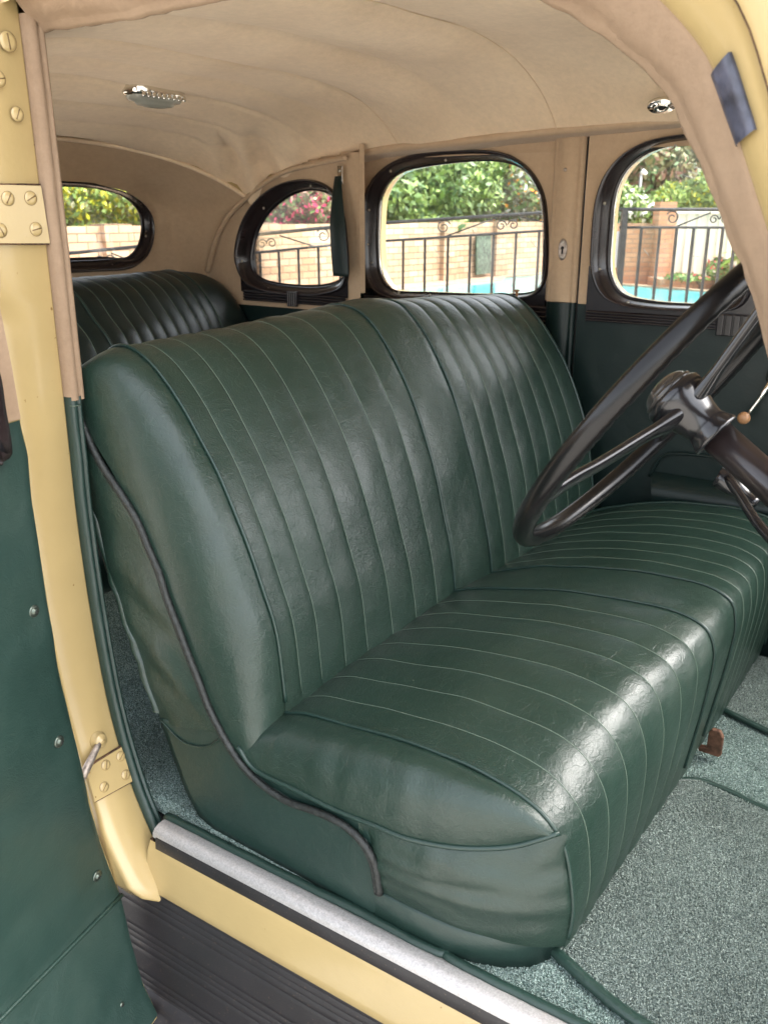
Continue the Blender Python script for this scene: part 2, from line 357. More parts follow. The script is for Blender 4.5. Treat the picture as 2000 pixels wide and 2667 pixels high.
# ---- sill, aluminium tread, rubber strip
def sill_strip(name, sec, m, x0=-1.125, x1=.6, n=60):
    rows = []
    for x in np.linspace(x0, x1, n): rows.append([(x, sill_y(x)+dy, dz) for dy, dz in sec])
    return loft(name, rows, m, car)
sec = [(.026, -.008), (.024, .0), (.016, .003), (.004, .002), (-.006, -.002), (-.011, -.009), (-.012, -.018)]
al = sill_strip('tread_plate', sec, ALU, -1.13, .6)
al['label'] = 'pitted aluminium tread plate along the door sill'
sill_strip('rubber_strip', [(-.010, -.012), (-.0135, -.018), (-.015, -.044), (-.012, -.05)], RUB, -1.122, .6)
sb = sill_strip('door_sill', [(-.010, -.03), (-.016, -.042), (-.019, -.05), (-.028, -.112), (-.031, -.125), (-.026, -.135), (.03, -.14)], YEL, -1.14, .6)
# dark rust line where pillar foot meets sill
MB().tube(catmull([(-1.158, .862, -.045), (-1.145, .853, -.07), (-1.132, .841, -.1), (-1.118, .826, -.137)], 12), .0035, 6).build('rust_seam', RUST, car)
# ---- running board with long rubber ribs
BZ = -.45
def ribz(u):
    fr = (u/.084) % 1.0
    if fr < .50: return .012*max(0, min(1, fr/.04, (.50-fr)/.04))
    return max([.012*max(0, 1-((fr-c)/.045)**2) for c in (.60, .75, .90)]+[0])
bpath = catmull([(.40, BZ), (.50, BZ+.001), (.60, BZ+.002), (.70, BZ+.004), (.745, BZ+.012), (.782, BZ+.05), (.805, BZ+.12), (.822, BZ+.20), (.838, BZ+.28), (.85, BZ+.33)], 460)
bt_ = np.gradient(bpath, axis=0); bt_ /= np.linalg.norm(bt_, axis=1)[:, None]; bs = np.r_[0, np.cumsum(np.linalg.norm(np.diff(bpath, axis=0), axis=1))]
rows = []
for x in np.linspace(-1.75, .7, 50): rows.append([(x, (x+1.124)*.04*max(0, min(1, (bpath[i, 0]-.7)/.1))+bpath[i, 0]-bt_[i, 1]*ribz(bs[i])*(1 if bs[i] < .46 else .25), bpath[i, 1]+bt_[i, 0]*ribz(bs[i])*(1 if bs[i] < .46 else .25)+nz(x*3, bpath[i, 0]*3, 0)*.0015) for i in range(460)])
rb = loft('running_board', rows, RUB, car); rb['label'] = 'black ribbed rubber running board, dusty'
solid(rb, .02, 1 if False else -1)
mbx = MB().box((-.5, .389, BZ-.01), (2.5, .024, .04)); bevel(mbx.build('running_board_edge', ALU, car, smooth=False), .006)
# ---- near door opening: B pillar jamb
path = [(-1.275, 1.52), (-1.272, 1.2), (-1.275, .8), (-1.279, .58), (-1.272, .40), (-1.256, .24), (-1.236, .14), (-1.208, .05), (-1.175, -.02), (-1.14, -.075), (-1.112, -.115), (-1.098, -.142)]
pw = catmull([(x, z, 0) for x, z in path], 60)[:, :2]
def jl(z): return float(np.interp(z, [-.152, -.147, -.139, -.125, -.1, 0, .04, .2, .4, .57, .757, .95, .97, 1.2, 1.5], [.852, .838, .822, .802, .782, .782, .787, .786, .781, .777, .769, .764, .70, .665, .64]))
rows = []
for x, z in pw:
    l = jl(z); rows.append([(x-.10, l+.006, z-.02), (x-.05, l+.001, z-.012), (x-.014, l-.0, z-.004), (x-.004, l, z-.002), (x, l+.005, z), (x+.001, (l+.865)/2, z), (x, .862, z), (x-.004, .868, z), (x-.05, .872, z)])
pil = loft('door_pillar', rows, YEL, car); pil['label'] = 'cream yellow front door pillar with hinge plates and slotted screws'
# pillar outer skin and body behind (rear door / quarter outside)
sk = []
for z in np.linspace(-.15, 1.5, 67):
    l = jl(z); x = float(np.interp(z, pw[::-1, 1], pw[::-1, 0])); sk.append([(x-.012, l-.003, z), (x-.10, l-.008, z), (x-.6, .76+.05*max(0, z-.8), z), (x-1.1, .86+.1*max(0, z-.8), z)])
loft('rear_quarter_skin', [r for r in sk if r[0][2] >= 1.26], YEL, car); loft('door_frame_skin', [r[:2] for r in sk if r[0][2] > .12], YEL, car)
# hinge plates with slotted screws
def plate(name, corners, th, m, parent):
    c = np.array(corners, dtype=float); nrm = np.cross(c[1]-c[0], c[2]-c[0]); nrm /= np.linalg.norm(nrm)
    if nrm[0] < 0: nrm = -nrm
    V = list(c)+list(c+nrm*th); n = len(c)
    o = link(name, V, [tuple(range(n)), tuple(range(2*n-1, n-1, -1))]+[(i, (i+1) % n, (i+1) % n+n, i+n) for i in range(n)], m, parent, smooth=False); bevel(o, .0008); return o, nrm
def make_screw(name, r, m, ms):
    b = MB(); b.lathe([(r*1.08, 0), (r*1.08, .0006), (r, .0006), (r*.97, .0016), (r*.6, .0022), (0.0001, .0024)], (0, 0, 0), ns=20, mi=0)
    b.box((0, 0, .0022), (r*1.7, r*.18, .0007), mi=1)
    b.lathe([(r*1.12, -.0004), (r*1.13, .0004), (r*1.08, .0005)], (0, 0, 0), ns=20, mi=1)
    return b
GRIME = mat('grimy_slot', (.16, .10, .04), .7)
def screw(p, nrm, r, parent, m=YEL, name='screw', ang=None, slot=GRIME):
    b = make_screw(name, r, m, slot); a = random.uniform(0, math.pi) if ang is None else ang
    q = Vector(nrm).to_track_quat('Z', 'Y').to_matrix() @ Matrix.Rotation(a, 3, 'Z')
    b.v = [tuple(np.array(q @ Vector(x))+np.array(p)) for x in b.v]
    return b.build(name, m, parent, mats=[m, slot], loc=p)
XJ = -1.268
up, n_ = plate('hinge_plate', [onx(0-60, 480, XJ), onx(104, 486, XJ), onx(127, 632, XJ), onx(0-60, 632, XJ)], .003, YEL, pil)
for p in [(22, 517), (81, 516), (3, 600), (95, 597)]: screw(onx(*p, XJ+.0035), (1, 0, 0), .0095, up)
for y0, y1, v_ in ((-60, 128, 634.5), (-60, 106, 479)):
    MB().tube([onx(y0, v_, XJ+.0022), onx(y1, v_+1.5, XJ+.0022)], .0014, 6).build('rust_seam', RUST, pil)
for p, r in [((22, 108), .0125), ((46, 297), .0095), ((-2, 205), .010)]: screw(onx(*p, XJ+.0012), (1, 0, 0), r, pil)
# lower hinge plate follows the tilted jamb
def onj(u, v_):   # pixel on the curved jamb
    d = ray(u, v_); best = None
    for k in range(len(pw)-1):
        (xa, za), (xb, zb) = pw[k], pw[k+1]; nrm = np.array([zb-za, 0, -(xb-xa)]); t = ((np.array([xa, 0, za])-CAM)@nrm)/(d@nrm); p = CAM+d*t
        if min(za, zb)-1e-4 <= p[2] <= max(za, zb)+1e-4: best = (p, nrm/np.linalg.norm(nrm)*(-1 if nrm[0] < 0 else 1))
    return best
def onj_(u, v_, lift=.003):
    p, n = onj(u, v_); return p+n*lift, n
pl_c = [onj_(222, 2000, .0005)[0], onj_(313, 1945, .0005)[0], onj_(346, 2032, .0005)[0], onj_(246, 2087, .0005)[0]]
lp, n_ = plate('hinge_plate', pl_c, .003, YEL, pil)
for p in [(273, 1992), (312, 1969), (325, 2017), (269, 2049)]:
    q, nn = onj_(*p, .0045); screw(q, nn, .0085, lp, ang=random.uniform(.6, 1.6))
MB().tube([onj_(222, 1999)[0], onj_(313, 1943)[0]], .0022, 6).build('rust_seam', RUST, pil)
MB().tube([onj_(246, 2089)[0], onj_(346, 2034)[0]], .0009, 6).build('rust_seam', RUST, pil)
# check arm: stud, washer and grey link rod that disappears behind the door
q, nn = onj_(255, 1927, .0)
b = MB(); b.lathe([(.0165, 0), (.0165, .003), (.012, .004), (.0125, .012), (.0115, .014), (.006, .0145), (.005, .017), (.0001, .0175)], q, nn, 24)
ca = b.build('check_stud', YEL, pil)
qa = q+nn*.009; qb = onj_(213, 1992, .02)[0]; dv = qb-qa
MB().tube([qa, qa+dv*.25, qa+dv*.6, qb, qb+dv*.5], [.0055, .006, .0065, .0075, .0075], 10).build('check_link', TARN, pil)
screw(q+nn*.015, nn, .0045, ca, STL)
# ---- windlace trim down the pillar: woven cloth above, green leathercloth below
zsplit = .785
def trim_rows(z0, z1, n, swell=1., ky=1.):
    rows = []
    for z in np.linspace(z0, z1, n):
        x = float(np.interp(z, pw[::-1, 1], pw[::-1, 0]))
        if z < .35: x += 0
        wv = nz(0, 3, z, 14)*.0015
        s = [(-.03, .866, 0), (-.006, .866, 0), (.006, .868, 0), (.013, .872, 0), (.016+wv, .878, 0), (.0155+wv, .885, 0), (.011, .8885, 0), (.0105, .890, 0), (.015+wv, .893, 0), (.015+wv, .898, 0), (.010, .903, 0), (-.03, .906, 0)]
        rows.append([(x+a*swell, .866+(y_-.866)*ky, z) for a, y_, _ in s])
    return rows
tr = loft('pillar_cloth_trim', trim_rows(zsplit, 1.36, 60, 1.0, .86), CLOTH, car); tr['label'] = 'woven tan cloth strip down the door pillar'
tr = loft('pillar_leather_trim', trim_rows(-.085, zsplit+.006, 90, .9, .70), LEA_D, car); tr['label'] = 'dark green leathercloth strip down the lower pillar'
MB().tube([(-1.266, .868, zsplit-.008), (-1.2602, .873, zsplit-.009), (-1.2598, .880, zsplit-.009), (-1.262, .887, zsplit-.008)], .0010, 5).build('stitching', SEAM, tr)
# trunking behind the trim (the inside face of the pillar)
pi_ = MB(); pi_.add([(-1.31, .887, -.02), (-1.31, .892, 1.36), (-1.42, .905, 1.36), (-1.42, .905, -.02)], [(0, 1, 2, 3)]); solid(pi_.build('pillar_inner_face', LEA_D, car, smooth=False), .01)

# ---- front arch of the opening, near the lens: piping, cloth band, yellow rebate, outer skin
arch = catmull([(-1.262, 1.345), (-1.20, 1.345), (-1.08, 1.341), (-.94, 1.342), (-.75, 1.34), (-.58, 1.328), (-.48, 1.303), (-.417, 1.275), (-.359, 1.237), (-.303, 1.187), (-.274, 1.14), (-.242, 1.08), (-.201, .999), (-.181, .948), (-.12, .80), (-.07, .62), (-.04, .40), (-.03, .2), (-.03, .0)], 150)
def arch_off(d, y, z0=0):
    n = len(arch); out = []
    for i in range(n):
        a = arch[max(0, i-2)]; b = arch[min(n-1, i+2)]; t = (b-a)/np.linalg.norm(b-a); nn = np.array([-t[1], t[0]])   # outward (up / forward)
        if nn[1] < 0 and nn[0] < 0: nn = -nn
        k_ = 1-.28*max(0, min(1, (1.22-arch[i][1])/.22)) if arch[i][0] > -.6 else 1
        out.append(np.array([arch[i][0]+nn[0]*d*k_, y, arch[i][1]+nn[1]*d*k_]))
    return np.array(out)
def rowsec(sec, wob=0.):
    rows = [arch_off(d, y) for d, y in sec]
    if wob:
        for r in rows:
            for p in r: p += np.array([nz(*p, 40)*wob, nz(*(p+1), 55)*wob*.5, nz(*(p+2), 42)*wob])
    return rows
band = loft('arch_cloth_band', rowsec([(.012, .912), (.002, .912), (-.005, .907), (-.007, .899), (-.004, .892), (.0015, .889), (.003, .886), (.006, .882), (.010, .873), (.020, .862), (.036, .852), (.044, .845), (.052, .845)], .0038), CLOTH, car)
band['label'] = 'tan cloth windlace and band around the front of the door opening'
reb = loft('arch_rebate', rowsec([(.048, .850), (.050, .842), (.054, .836), (.062, .828), (.072, .820), (.084, .812), (.094, .806), (.096, .800)]), YEL, car)
MB().tube(arch_off(.0965, .799), .0013, 5).build('rust_seam', RUST, reb)
A2 = rowsec([(.097, .798), (.102, .794), (.13, .790), (.17, .80), (.20, .84), (.22, .90)])
loft('roof_edge_skin', A2, YEL, car)
# black worn latch buffer on the rebate
bi = int(np.argmin([abs(p[1]-1.135) for p in arch[60:]]))+60
rows = []
for d, y, l in [(.047, .843, 0), (.047, .837, .0), (.052, .829, .0), (.062, .820, .0), (.072, .813, .0), (.074, .820, 0)]:
    r = arch_off(d-l, y)[bi-3:bi+2]; rows.append(r)
lb = loft('latch_buffer', rows, mat('worn_blue_black_paint', (.035, .038, .055), .4, build=lambda t, b, c: (vary(t, b, c, 40, .5, 2.5), bump(t, b, noise_tex(t, coords(t), 60, 4), .003, .6))), reb)
lb['label'] = 'chipped black latch buffer'

# ---- open front door, hinged on the pillar, swung out about 78 degrees
hd = np.array([math.sin(math.radians(11.9)), -math.cos(math.radians(11.9)), 0]); hn = np.array([math.cos(math.radians(11.9)), math.sin(math.radians(11.9)), 0])
H0 = np.array([-1.205, .765, 0])
def ond(u, v_, off=0.):
    d = ray(u, v_); t = ((H0+hn*off-CAM)@hn)/(d@hn); return CAM+d*t
def dloc(p): q = np.array(p)-H0; return q@hd, q[2]
edge_px = [(0, 560), (0, 800), (30, 950), (59, 1118), (75, 1180), (85, 1300), (112, 1480), (150, 1720), (205, 1960), (262, 2190), (312, 2322), (338, 2440), (372, 2560), (409, 2636)]
EO = [0, 0, 0, 0, 0, 0, 0, 0, 0, .015, .04, .07, .105, .135]
E_ = [dloc(ond(*p, o)) for p, o in zip(edge_px, EO)]
E_ = [(s, z) for s, z in E_ if z > -.52]
EZ = [e[1] for e in E_]
def bulge_(z): return float(np.interp(z, EZ[::-1], EO[::-1]))
def edge_s(z): zz = [e[1] for e in E_][::-1]; ss = [e[0] for e in E_][::-1]; return float(np.interp(z, zz, ss))
def dp(s, z, off=0.): return H0+hd*s+hn*(off+bulge_(z))+np.array([0, 0, z])
zbot = max(min(e[1] for e in E_), BZ+.012); print('door', E_, zbot); ztop = .787
rows = []
zs = np.linspace(zbot, ztop, 110); seam_z = dloc(ond(315, 2322, .04))[1]
def dimple(s, z):
    d = 0
    for q in DS: d -= .004*math.exp(-((s-q[0])**2+(z-q[1])**2)/.0012)
    return d
DS = [dloc(ond(*p)) for p in [(87, 1592), (153, 1931)]]+[dloc(ond(262, 2285, .035))]
for z in zs:
    e = edge_s(z)+.003; rows.append([tuple(dp(e+k, z, .002+.003*min(1, k/.01)+.004*nz(e+k, z, 5, 7)+dimple(e+k, z)+(.002 if z < seam_z else 0))) for k in np.r_[0, .003, .008, np.linspace(.015, .8, 80)]])
door = loft('front_door', [[tuple(dp(edge_s(z)-.002+k, z, -.045+o)) for k, o in ((.03, -.02), (0, 0), (0, .042), (.004, .0455), (.82, .0455), (.82, -.02))] for z in np.linspace(zbot-.012, 1.0, 60)], YEL, car)
door['label'] = 'open front door with dark green leathercloth inner panel'
tp = loft('trim_panel', rows, LEA_D, door)
MB().tube([dp(edge_s(seam_z)+k+.002, seam_z+(-.0)*k, .007) for k in np.linspace(0, .8, 20)], .004, 8).build('piping', PIPE, tp)
for p in [(87, 1592), (153, 1931), (262, 2285), (345, 2630)]:
    s_, z_ = dloc(ond(*p, .0 if p[1] < 2000 else .035 if p[1] < 2400 else .13)); c = dp(s_, z_, .004+(-.003))
    b = MB(); b.lathe([(.011, 0), (.011, .0015), (.0085, .003), (.006, .0025), (.006, .0045), (.0045, .0062), (.0001, .0068)], c, hn, 16); o = b.build('trim_screw', mat('dull_green_steel', (.10, .12, .10), .3, metal=.8), door)
    bb = MB(); bb.box(c+hn*.0068, (.001, .0065, .0012), Matrix.Rotation(0, 3, 'X')); bb.box(c+hn*.0068, (.001, .0012, .0065)); bb.build('screw_slot', DARK, o, smooth=False)
# woven cloth upper panel
rows = [[tuple(dp(edge_s(z)+.003+k, z, .004+.001*nz(k, z, 1, 30))) for k in np.linspace(0, .8, 40)] for z in np.linspace(ztop+.002, 1.02, 30)]
o = loft('upper_cloth_panel', rows, CLOTH, door)
# rounded end of the wooden garnish on the door
gs, gz = dloc(ond(36, 1180)); 
G = []
for k in np.linspace(0, 1, 14): G.append(0)
gt = dloc(ond(2, 955, .02)); gb = dloc(ond(36, 1170, .02)); gl = dloc(ond(-5, 1215, .02))
out = catmull([(gt[0]+.03, gt[1]+.12), (gt[0]+.001, gt[1]), ((gt[0]+gb[0])/2-.0005, (gt[1]+gb[1])/2), (gb[0]-.001, gb[1]+.01), (gb[0]+.004, gb[1]-.012), (gl[0]-.006, gl[1]+.001), (gl[0]+.02, gl[1]-.003), (gl[0]+.4, gl[1]-.003)], 60)
rows = []
for off_, ins in ((.004, 0), (.016, 0), (.022, .004), (.024, .012), (.024, .05), (.02, .08)):
    rr = []
    for i, (s, z) in enumerate(out):
        a = out[max(0, i-1)]; b_ = out[min(len(out)-1, i+1)]; t = (b_-a)/np.linalg.norm(b_-a); rr.append(tuple(dp(s-t[1]*ins*1.0, z+t[0]*ins, off_)))
    rows.append(rr)
o = loft('window_garnish', rows, WOOD, door)

# ---- roof: headlining, rear corner and panel
RO = [(.30, 1.36, .28, 1.20, 2.08), (0., 1.415, 0., 1.272, 2.13), (-.5, 1.437, -.5, 1.288, 2.16), (-1.02, 1.432, -1.02, 1.281, 2.17), (-1.28, 1.420, -1.26, 1.272, 2.17), (-1.53, 1.405, -1.50, 1.262, 2.17),
      (-1.67, 1.387, -1.63, 1.25, 2.165), (-1.80, 1.368, -1.75, 1.232, 2.155), (-1.95, 1.338, -1.845, 1.213, 2.145), (-2.10, 1.312, -1.93, 1.185, 2.135), (-2.34, 1.290, -2.03, 1.125, 2.12)]
creases = [3, 5, 7, 8, 9]
def roof_pt(k, f, y):
    a, b = RO[k], RO[k+1]; q = [a[i]+(b[i]-a[i])*f for i in range(5)]
    if y >= YC: wdt = (y-YC)/(q[4]-YC); zs_ = q[3]; xs_ = q[2]
    else: wdt = (YC-y)/(YC-.905); zs_ = q[3]+.072; xs_ = q[2]
    wdt = min(1.0, wdt)
    x = q[0]+(xs_-q[0])*wdt**2.4; z = q[1]+(zs_-q[1])*(wdt**2.9*.75+wdt**8*.25)
    return x, z, wdt
rows = []; NSUB = 12
crl = []
for k in range(len(RO)-1):
    for s in range(NSUB+(1 if k == len(RO)-2 else 0)):
        f = s/NSUB; r = []
        span = abs(RO[k+1][0]-RO[k][0]); sag = (.020 if k in (3, 4, 2) else .013)*math.sin(math.pi*f)**.75*min(1, span/.22) if k >= 2 else 0
        if s == 0 and k in creases: sag = -.005
        ysr = np.linspace(.905, RO[k][4]+(RO[k+1][4]-RO[k][4])*f, 110)
        for y in ysr:
            x, z, wd = roof_pt(k, f, y); z -= sag*(1-wd**4)
            z += .003*nz(x, y, 0, 5)+.008*nz(x*1.0, y*.5, 4, 4)+(.009*abs(nz(x*.7, y*.35, 8, 9)) if x < -1.2 else .004*abs(nz(x*.7, y*.35, 8, 7)))
            # pulled folds running into the rear corner
            dx = x+1.95; dy = y-2.10
            z += .028*math.sin(dx*40+dy*30+3*nz(x, y, 1, 5))*math.exp(-((dx/.16)**2+((dy)/.13)**2))
            r.append((x, y, z))
        rows.append(r)
        if s == 0 and k in creases: crl.append([(p[0], p[1], p[2]-.0015+.003*max(0, nz(p[0], p[1]*1, 7, 6))) for p in r])
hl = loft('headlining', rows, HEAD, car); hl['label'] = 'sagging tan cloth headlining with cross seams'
for c in crl[:2]: MB().tube(c, .0014, 5).build('cloth_seam', HEAD, hl)
# roof outer skin
rows = [[(x*1.01+.0, YC+(y-YC)*1.10, z+.05-.02*abs((y-YC)/.6)**3) for x, y, z in r[::6]+[r[-1]]] for r in rows[::6]+[rows[-1]]]
last = rows[-1]; rows.append([(min(x-.15, -2.44), y, z-.03) for x, y, z in last]); rows.append([(-2.46, y, min(z-.05, 1.20)) for x, y, z in last])
loft('roof_skin', rows, YEL, car)

# generic window garnish swept round an outline; plane given by origin/axes
def frame_rows(inner, outer, tf, secs, n=96):
    """inner/outer closed outlines (s,z); secs = (blend 0 inner..1 outer, depth off the wall towards the cabin)"""
    I = catmull(inner, n, True); O = catmull(outer, n, True)
    # align starts
    k = int(np.argmin(np.linalg.norm(O-I[0], axis=1))); O = np.roll(O, -k, axis=0)
    if np.linalg.norm(O[5]-I[5]) > np.linalg.norm(O[-5]-I[5]): O = np.roll(O[::-1], 1, axis=0)
    # nearest matching to avoid shear
    O2 = []
    c = I.mean(0)
    angO = np.unwrap(np.arctan2(O[:, 1]-c[1], O[:, 0]-c[0])); angI = np.unwrap(np.arctan2(I[:, 1]-c[1], I[:, 0]-c[0]))
    if angO[-1] < angO[0]: A, B = angO[::-1], O[::-1]
    else: A, B = angO, O
    A3 = np.r_[A-2*math.pi, A, A+2*math.pi]; B3 = np.vstack([B, B, B])
    O2 = np.stack([np.interp(angI, A3, B3[:, 0]), np.interp(angI, A3, B3[:, 1])], 1)
    return [[tf(*(I[i]+(O2[i]-I[i])*b_), d) for i in range(n)] for b_, d in secs], I, O2
def window(name, inner_px, outer_px, plane, depth, parent, label=None, nrm_out=(0, 1, 0), screws=(), gl_off=0.0, yellow=True, outw=.03):
    """plane: function px -> 3D on wall; walls are parallel to xz or yz"""
    ax = 0 if nrm_out[1] else 1       # in-plane horizontal axis
    base = plane(*outer_px[0]); c0 = base[1-ax]
    sgn = nrm_out[1] if ax == 0 else nrm_out[0]
    def tf(s, z, d):                  # d: metres outward from wall plane
        p = [0, 0, z]; p[ax] = s; p[1-ax] = c0+sgn*d; return tuple(p)
    def pl(u, v_, d): return ony(u, v_, c0+sgn*d) if ax == 0 else onx(u, v_, c0+sgn*d)
    inner = [pl(*p, depth)[[ax, 2]] for p in inner_px]; outer = [pl(*p, 0)[[ax, 2]] for p in outer_px]
    secs = [(1.06, .006), (1.05, -.004), (1.0, -.010), (.93, -.013)]
    rows, I, O = frame_rows(inner, outer, tf, secs); V = [p for r in rows for p in r]; Fc = grid_faces(len(rows), 96, True)
    rim = link('outer_bead', V, Fc, WBLK, None); rim_name = rim
    secs = [(.93, -.012), (.86, -.012), (.70, -.008), (.52, .004), (.38, .016), (.24, .028), (.20, .034)]
    rows, I, O = frame_rows(inner, outer, tf, secs); g_ = loft(name, [r+[r[0]] for r in rows], WOOD, parent)
    if label: g_['label'] = label
    setpar(rim, g_); 
    rows, I, O = frame_rows(inner, outer, tf, [(.22, .030), (.16, .028), (.12, .034), (.06, .034), (.03, depth), (-.01, depth+.001)])
    loft('glazing_rubber', [r+[r[0]] for r in rows], WBLK, g_)
    rows, I, O = frame_rows(inner, outer, tf, [(.004, depth-.004), (-.012, depth-.006), (-.02, depth+.0)])
    loft('bright_bead', [r+[r[0]] for r in rows], CHR if yellow else WBLK, g_)
    if yellow:
        rows, I, O = frame_rows(inner, outer, tf, [(-.01, depth+.004), (.04, depth+.012), (.05, depth+outw), (.2, depth+outw+.012)])
        loft('outer_reveal', [r+[r[0]] for r in rows], YEL, g_)
    n = len(I); V = [tf(*(I[i]+(O[i]-I[i])*.02), depth+.001) for i in range(n)]
    gp = link('glass_pane', V, [tuple(range(n))], GLASS, g_, smooth=False)
    for p in screws:
        q = pl(*p, -.0); d_ = .002
        screw(np.array(tf(q[ax], q[2], d_)), (0, -sgn, 0) if ax == 0 else (-sgn, 0, 0), .0035, g_, STL, 'frame_screw')
    return g_, [(I[i]+(O[i]-I[i])*.80) for i in range(n)], tf
def wall_grid(name, s0, s1, z0, z1, tf, holes, m, parent, step=.01, clip=None, label=None, bulge=None):
    ns, nz_ = int((s1-s0)/step)+1, int((z1-z0)/step)+1; S = np.linspace(s0, s1, ns); Z = np.linspace(z0, z1, nz_)
    V = [tf(s, z, 0) for z in Z for s in S]; Fc = []
    for i in range(nz_-1):
        for j in range(ns-1):
            cs, cz = (S[j]+S[j+1])/2, (Z[i]+Z[i+1])/2
            if any(inside(h, cs, cz) for h in holes): continue
            if clip and not clip(cs, cz): continue
            Fc.append((i*ns+j, i*ns+j+1, (i+1)*ns+j+1, (i+1)*ns+j))
    o = link(name, V, Fc, m, parent)
    if label: o['label'] = label
    return o
YF = 2.24
# far rear door window
in2 = [zB(*p) for p in [(765, 400), (772, 330), (800, 262), (850, 210), (930, 177), (1100, 150), (1270, 137), (1400, 145), (1490, 182), (1545, 250), (1580, 340), (1590, 500), (1590, 700), (1572, 770), (1510, 803), (1300, 810), (1000, 800), (850, 793), (795, 752), (767, 680), (760, 550)]]
out2 = [zB(*p) for p in [(672, 470), (682, 335), (722, 240), (792, 165), (900, 112), (1060, 88), (1250, 80), (1380, 92), (1470, 132), (1542, 200), (1590, 290), (1610, 400), (1615, 600), (1605, 740), (1560, 810), (1470, 838), (1300, 845), (1000, 838), (830, 832), (745, 800), (700, 740), (682, 640)]]
W2, h2, tf2 = window('window_garnish', in2, out2, lambda u, v_: ony(u, v_, YF), .035, car, 'brown garnish of the wide rear door window', screws=[zB(*p) for p in [(703, 385), (697, 560), (717, 652), (855, 803), (1012, 816), (1330, 820), (812, 187), (1092, 131)]])
# far front door window
in3 = [zR(*p) for p in [(530, 1500), (543, 1250), (560, 1050), (600, 900), (680, 780), (800, 690), (950, 640), (1100, 618), (1225, 612), (1350, 640), (1430, 720), (1470, 850), (1484, 1050), (1480, 1250), (1465, 1450), (1440, 1640), (1380, 1740), (1280, 1770), (1000, 1765), (800, 1745), (650, 1712), (570, 1640)]]
out3 = [zR(*p) for p in [(385, 1500), (392, 1300), (412, 1080), (462, 900), (550, 760), (680, 655), (830, 592), (1000, 560), (1150, 545), (1330, 550), (1450, 590), (1530, 690), (1565, 850), (1575, 1050), (1570, 1250), (1565, 1500), (1530, 1700), (1450, 1800), (1300, 1825), (1000, 1822), (780, 1812), (620, 1790), (500, 1740), (425, 1650)]]
YF3 = 2.22
W3, h3, tf3 = window('window_garnish', in3, out3, lambda u, v_: ony(u, v_, YF3), .035, car, 'dark brown garnish of the front door window', screws=[zR(*p) for p in [(477, 1050), (442, 1525), (645, 1766), (987, 634)]])
# quarter window
YQ = 2.13
in1 = [zB(*p) for p in [(118, 640), (125, 570), (148, 490), (198, 405), (268, 340), (340, 300), (415, 285), (480, 295), (525, 325), (552, 385), (566, 500), (576, 620), (578, 700), (545, 742), (450, 765), (300, 760), (190, 740), (135, 705)]]
out1 = [zB(*p) for p in [(32, 640), (38, 540), (68, 440), (120, 355), (190, 290), (270, 248), (350, 232), (430, 235), (500, 265), (548, 320), (580, 420), (596, 560), (602, 700), (585, 770), (540, 800), (440, 818), (280, 812), (150, 790), (75, 745)]]
W1, h1, tf1 = window('window_garnish', in1, out1, lambda u, v_: ony(u, v_, YQ), .035, car, 'brown garnish of the rounded rear quarter window', yellow=False, screws=[zB(*p) for p in [(168, 375), (57, 645), (192, 785), (478, 798), (405, 262)]])
# back window
XB = -2.375
in4r = [zr(*p) for p in [(300, 160), (450, 180), (580, 212), (660, 262), (722, 335), (742, 420), (738, 500), (715, 580), (668, 640), (600, 668), (400, 662)]]
out4r = [zr(*p) for p in [(300, 122), (450, 148), (600, 188), (705, 245), (782, 315), (818, 400), (824, 480), (812, 570), (775, 655), (700, 722), (600, 755), (400, 765)]]
def mirror4(ps, dx=0):
    P = [onx(*p, XB) for p in ps]; Q = []
    for q in P[::-1]:
        Q.append(q*np.array([1, -1, 1])+np.array([0, 2*YC-.02, 0]))
    D = [(CX+FOC*((q-CAM)@Rv)/((q-CAM)@Fv), CY-FOC*((q-CAM)@Uv)/((q-CAM)@Fv)) for q in Q]
    return list(ps)+D
W4, h4, tf4 = window('window_garnish', mirror4(in4r), mirror4(out4r), lambda u, v_: onx(u, v_, XB), .03, car, 'brown garnish of the oval rear window', nrm_out=(-1, 0, 0), yellow=False, screws=[zr(780, 511), zr(537, 722)])

# ---- far side trim panels
arc = [(545, 700), (556, 655), (572, 605), (600, 555), (640, 512), (690, 470), (750, 437), (800, 424), (850, 412), (905, 402)]
arcP = catmull([ony(*p, YQ) for p in arc], 60)
def q_clip(s, z):      # inside the arc seam
    zz = np.interp(s, arcP[:, 0], arcP[:, 2]); return z < zz+.004
def belt(z): return .862
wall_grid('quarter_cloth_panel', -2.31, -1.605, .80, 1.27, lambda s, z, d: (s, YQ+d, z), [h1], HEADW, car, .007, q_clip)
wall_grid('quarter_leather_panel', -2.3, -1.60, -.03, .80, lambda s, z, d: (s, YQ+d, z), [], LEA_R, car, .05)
MB().tube([p+np.array([.010, -.017, -.010]) for p in arcP], .0075, 8).build('cloth_welt', HEADW, car)
xd0, xd1 = ony(*zB(625, 500), YF)[0], ony(1436, 500, YF)[0]
print('rear door', xd0, xd1)
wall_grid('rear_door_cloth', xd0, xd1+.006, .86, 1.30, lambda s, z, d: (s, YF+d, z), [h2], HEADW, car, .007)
wall_grid('rear_door_leather', xd0-.02, xd1, -.03, .862, lambda s, z, d: (s, YF+d+.001, z), [h2], LEA_R, car, .02)
